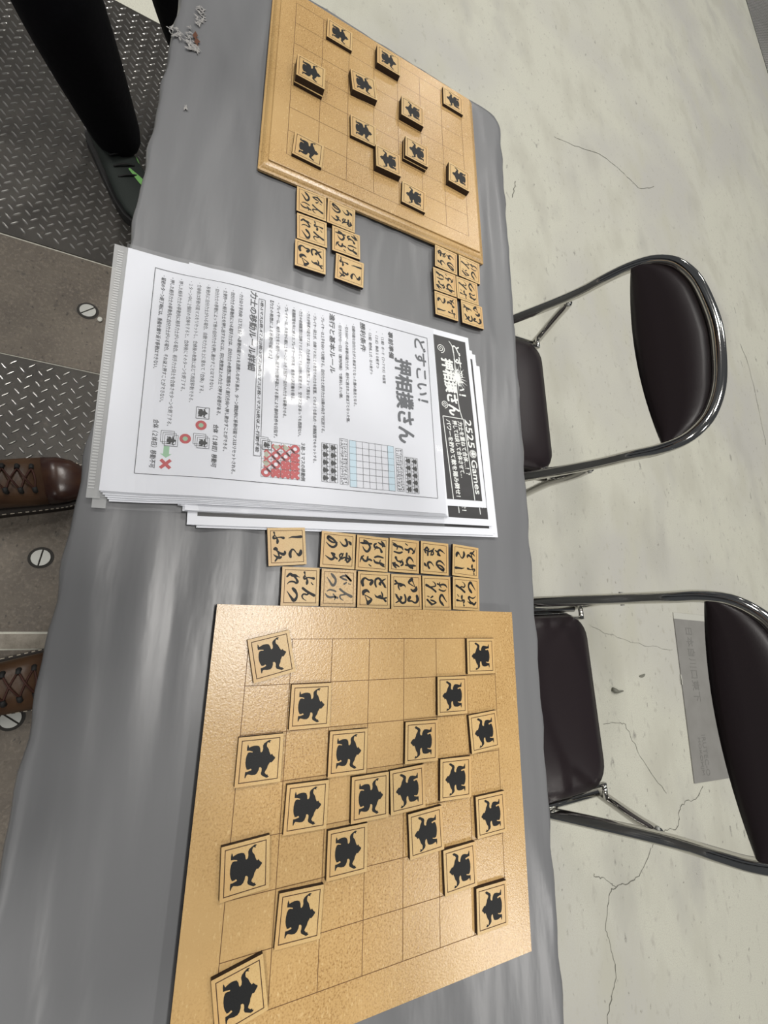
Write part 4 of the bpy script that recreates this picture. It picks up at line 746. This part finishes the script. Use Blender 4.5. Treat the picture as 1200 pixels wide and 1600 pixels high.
# ------------------------------------------------------------------ PEOPLE
def skin_obj(name, V, E, RAD, parent, m, sub=2, root=0):
    me = bpy.data.meshes.new(name); me.from_pydata(V, E, []); o = link(name, me, parent, [m])
    md = o.modifiers.new('skin', 'SKIN'); md.use_smooth_shade = True
    for i, r_ in enumerate(RAD):
        d = me.skin_vertices[0].data[i]; d.radius = (r_, r_) if not isinstance(r_, tuple) else r_; d.use_root = (i == root)
    sb = o.modifiers.new('sub', 'SUBSURF'); sb.levels = sub; sb.render_levels = sub
    return o
def make_person(label, J, shoes, trouser_m, jacket_m, hair=True, group=None):
    """J: joint name -> world position. Body, trousers, jacket, hair, head details."""
    base = Vector((J['pelvis'][0], J['pelvis'][1], 0)); e = empty('person', base); tag(e, label, 'person')
    g = {k: tuple(Vector(p) - base) for k, p in J.items()}
    V = []; E = []; RR = []
    def add(p, r_, par=None):
        V.append(tuple(p)); RR.append(r_)
        if par is not None: E.append((par, len(V) - 1))
        return len(V) - 1
    def lerp(a, b, t): return tuple(Vector(a).lerp(Vector(b), t))
    pel = add(g['pelvis'], .085); ch_ = add(lerp(g['pelvis'], g['chest'], .5), .085, pel); cs = add(g['chest'], .095, ch_); nk = add(g['neck'], .052, cs); hb = add(lerp(g['neck'], g['head'], .45), .056, nk); hc = add(g['head'], .082, hb)
    hd = Vector(g['head']); nd = (hd - Vector(g['neck'])).normalized(); ht = add(tuple(hd + nd * .085), .062, hc)
    for s in 'lr':
        sh = add(g['shoulder_' + s], .045, cs); el = add(g['elbow_' + s], .040, sh); wr = add(g['wrist_' + s], .027, el)
        hip = add(g['hip_' + s], .082, pel); kn = add(g['knee_' + s], .058, hip); cf = add(lerp(g['knee_' + s], g['ankle_' + s], .3), .056, kn); an = add(g['ankle_' + s], .036, cf)
        w_ = Vector(g['wrist_' + s]); d = Vector(g['hand_' + s]) - w_; d = d.normalized(); side = Vector(g['thumb_' + s]).normalized(); side = (side - d * side.dot(d)).normalized(); curl = d.cross(side)
        if 'curl' in J: curl = Vector(J['curl'])
        elif curl.z > 0: curl = -curl
        pm = add(tuple(w_ + d * .045), (.030, .018), wr)
        for q, (o_, ln) in enumerate(((.030, .068), (.010, .078), (-.010, .073), (-.029, .058))):
            p0 = w_ + d * .075 + side * o_; a = add(tuple(p0), .0095, pm); b = add(tuple(p0 + d * ln * .5 + curl * .008), .0085, a); add(tuple(p0 + d * ln * .82 + curl * .026), .0075, b)
        t0 = w_ + d * .025 + side * .032; a = add(tuple(t0), .012, pm); b = add(tuple(t0 + d * .025 + side * .020 + curl * .006), .0105, a); add(tuple(t0 + d * .050 + side * .026 + curl * .016), .009, b)
    body = skin_obj('body', V, E, RR, e, 'skin')
    def sub_chain(name, chains, m):
        V2 = []; E2 = []; R2 = []; idx = {}
        for chn in chains:
            last = None
            for p, r_ in chn:
                key = tuple(round(c, 4) for c in p)
                if key not in idx: idx[key] = len(V2); V2.append(tuple(p)); R2.append(r_)
                if last is not None: E2.append((last, idx[key]))
                last = idx[key]
        return skin_obj(name, V2, E2, R2, e, m)
    ch1 = []
    for s in 'lr': ch1.append([(g['pelvis'], .135), (g['hip_' + s], .105), (lerp(g['hip_' + s], g['knee_' + s], .5), .100), (g['knee_' + s], .094), (lerp(g['knee_' + s], g['ankle_' + s], .4), .090), (lerp(g['knee_' + s], g['ankle_' + s], .75), .078), (lerp(g['knee_' + s], g['ankle_' + s], 1.16), .064)])
    ch1.append([(g['pelvis'], .135), (lerp(g['pelvis'], g['chest'], .3), .130)])
    sub_chain('trousers', ch1, trouser_m)
    ch2 = [[(lerp(g['pelvis'], g['chest'], -.30), .172), (lerp(g['pelvis'], g['chest'], .05), .168), (lerp(g['pelvis'], g['chest'], .4), .155), (g['chest'], .16), (lerp(g['chest'], g['neck'], .55), .13), (lerp(g['chest'], g['neck'], .95), .068)]]
    sub_chain('jacket', ch2, jacket_m)
    for s in 'lr': sub_chain('sleeve', [[(lerp(g['chest'], g['shoulder_' + s], .25), .085), (lerp(g['chest'], g['shoulder_' + s], .7), .088), (g['shoulder_' + s], .078), (lerp(g['shoulder_' + s], g['elbow_' + s], .5), .06), (g['elbow_' + s], .054), (lerp(g['elbow_' + s], g['wrist_' + s], .88), .040)]], jacket_m)
    # head details
    fwd = Vector(J['face']).normalized(); rt = fwd.cross(nd).normalized(); c = hd + nd * .02
    bm = bmesh.new(); bmesh.ops.create_icosphere(bm, subdivisions=3, radius=.100)
    for v in bm.verts:
        q = v.co.copy(); v.co = c + nd * (.022 + q.z * 1.12) + rt * q.x * .96 - fwd * .012 + fwd * q.y * 1.02
    kill = [v for v in bm.verts if (v.co - c).dot(fwd) > .045 and (v.co - c).dot(nd) < .055 or (v.co - c).dot(nd) < -.055]
    bmesh.ops.delete(bm, geom=kill, context='VERTS'); obj('hair', bm, e, ['hair'], True)
    for s in (-1, 1):
        bm = bmesh.new(); bmesh.ops.create_icosphere(bm, subdivisions=2, radius=.012, matrix=Matrix.Translation(c + fwd * .072 + rt * s * .030 + nd * .0)); ey = obj('eye', bm, e, ['eye'], True)
        bm = bmesh.new(); bmesh.ops.create_icosphere(bm, subdivisions=2, radius=.0055, matrix=Matrix.Translation(c + fwd * .0805 + rt * s * .030)); obj('pupil', bm, ey, ['hair'], True)
        bm = bmesh.new(); bmesh.ops.create_icosphere(bm, subdivisions=2, radius=.024, matrix=Matrix.Translation(c - fwd * .005 + rt * s * .088 - nd * .010))
        for v in bm.verts: dd = (v.co - c).dot(rt) - s * .088; v.co -= rt * dd * .6
        obj('ear', bm, e, ['skin'], True)
    bm = bmesh.new(); P = [c + fwd * .078 + nd * .005, c + fwd * .096 - nd * .020, c + fwd * .102 - nd * .034, c + fwd * .080 - nd * .040]; add_tube(bm, [tuple(p) for p in P], .01, 8, radii=[.008, .011, .014, .009]); obj('nose', bm, e, ['skin'], True)
    bm = bmesh.new(); add_tube(bm, [tuple(c + fwd * .078 - nd * .064 - rt * .022), tuple(c + fwd * .087 - nd * .062), tuple(c + fwd * .078 - nd * .064 + rt * .022)], .006, 8, radii=[.003, .007, .003]); obj('mouth', bm, e, [mat('lips', (.42, .17, .14), .5)], True)
    for sh in shoes:
        wl = sh.location.copy(); sh.parent = e; sh.location = wl - base
        for k in ('label', 'category'):
            if k in sh.keys(): del sh[k]
    return e
# the one holding the phone, standing in brown boots (feet in frame)
ba = make_boot(-1); place_dir(ba, -.286, -.460, -.30, .954, .0052); ba.scale = (1.13, 1.10, 1.1)
bb = make_boot(1); place_dir(bb, .122, -.385, -.22, .975, .0052); bb.scale = (1.13, 1.10, 1.1)
fw = Vector(CAMR[2]); cp = Vector(CAMP); upv = Vector(CAMR[0]); rtv = Vector(CAMR[1])   # phone long side lies along the picture's long side
pc = cp - fw * .010
J = dict(pelvis=(-.09, -.56, .93), chest=(-.075, -.47, 1.30), neck=(-.07, -.43, 1.46), head=(-.065, -.385, 1.56), face=(0, .75, -.66),
         shoulder_l=(-.26, -.46, 1.40), shoulder_r=(.12, -.46, 1.40), elbow_l=(-.33, -.33, 1.16), elbow_r=(.22, -.33, 1.16), wrist_l=(-.195, -.165, 1.175), wrist_r=(.135, -.175, 1.255),
         hip_l=(-.19, -.56, .90), hip_r=(.01, -.56, .90), knee_l=(-.245, -.535, .50), knee_r=(.075, -.50, .50), ankle_l=(-.262, -.560, .12), ankle_r=(.140, -.470, .12))
pcen = pc - upv * .02
J['wrist_l'] = tuple(pcen - rtv * .175 - fw * .026); J['wrist_r'] = tuple(pcen + rtv * .175 - fw * .026); J['elbow_l'] = (-.36, -.33, 1.10); J['elbow_r'] = (.26, -.33, 1.08)
J['hand_l'] = tuple(Vector(J['wrist_l']) + rtv * .1); J['hand_r'] = tuple(Vector(J['wrist_r']) - rtv * .1); J['thumb_l'] = tuple(-upv); J['thumb_r'] = tuple(-upv); J['curl'] = tuple(-fw * .1)
ph = make_person('person in laced brown leather boots at the table edge, holding up a phone', J, [ba, bb], 'trouser', 'jacket')
bm = bmesh.new()
def wbox(bm, c, ax, ay, az, hx, hy, hz):
    vs_ = [bm.verts.new(c + ax * sx * hx + ay * sy * hy + az * sz * hz) for sx in (-1, 1) for sy in (-1, 1) for sz in (-1, 1)]
    for f in ((0, 1, 3, 2), (4, 6, 7, 5), (0, 4, 5, 1), (2, 3, 7, 6), (0, 2, 6, 4), (1, 5, 7, 3)): bm.faces.new([vs_[i] for i in f])
wbox(bm, pcen, upv, rtv, fw, .038, .078, .0042); bmesh.ops.bevel(bm, geom=bm.edges, offset=.003, segments=2, affect='EDGES'); fixn(bm)
o = obj('phone', bm, None, ['phone']); tag(o, 'black phone held over the table by the person in brown boots', 'phone')
# the one walking past in black trousers and a dark sneaker with a lime flash
sa_ = make_sneaker(-1); place_dir(sa_, -1.248, -.374, .85, .53, .0052); sa_.scale = (1.12, 1.08, 1.05)
sb_ = make_sneaker(1); place_dir(sb_, -1.60, -.215, .98, .15, .0052)
J = dict(pelvis=(-1.31, -.40, .95), chest=(-1.27, -.42, 1.32), neck=(-1.25, -.43, 1.48), head=(-1.23, -.43, 1.58), face=(1, .1, -.15),
         shoulder_l=(-1.27, -.24, 1.40), shoulder_r=(-1.28, -.62, 1.42), elbow_l=(-1.29, -.165, 1.16), elbow_r=(-1.26, -.68, 1.16), wrist_l=(-1.20, -.30, 1.20), wrist_r=(-1.10, -.58, 1.20),
         hip_l=(-1.32, -.31, .91), hip_r=(-1.30, -.49, .91), knee_l=(-1.38, -.24, .50), knee_r=(-1.185, -.455, .50), ankle_l=(-1.66, -.225, .13), ankle_r=(-1.300, -.394, .12))
J['hand_l'] = tuple(Vector(J['wrist_l']) + Vector((.10, -.03, .02))); J['thumb_l'] = (0, 0, 1); J['hand_r'] = tuple(Vector(J['wrist_r']) + Vector((.10, .03, .02))); J['thumb_r'] = (0, 0, 1)
pn = make_person('person in black trousers and dark sneaker with lime flash, on the checker plate', J, [sa_, sb_], 'trouser', 'jacket')
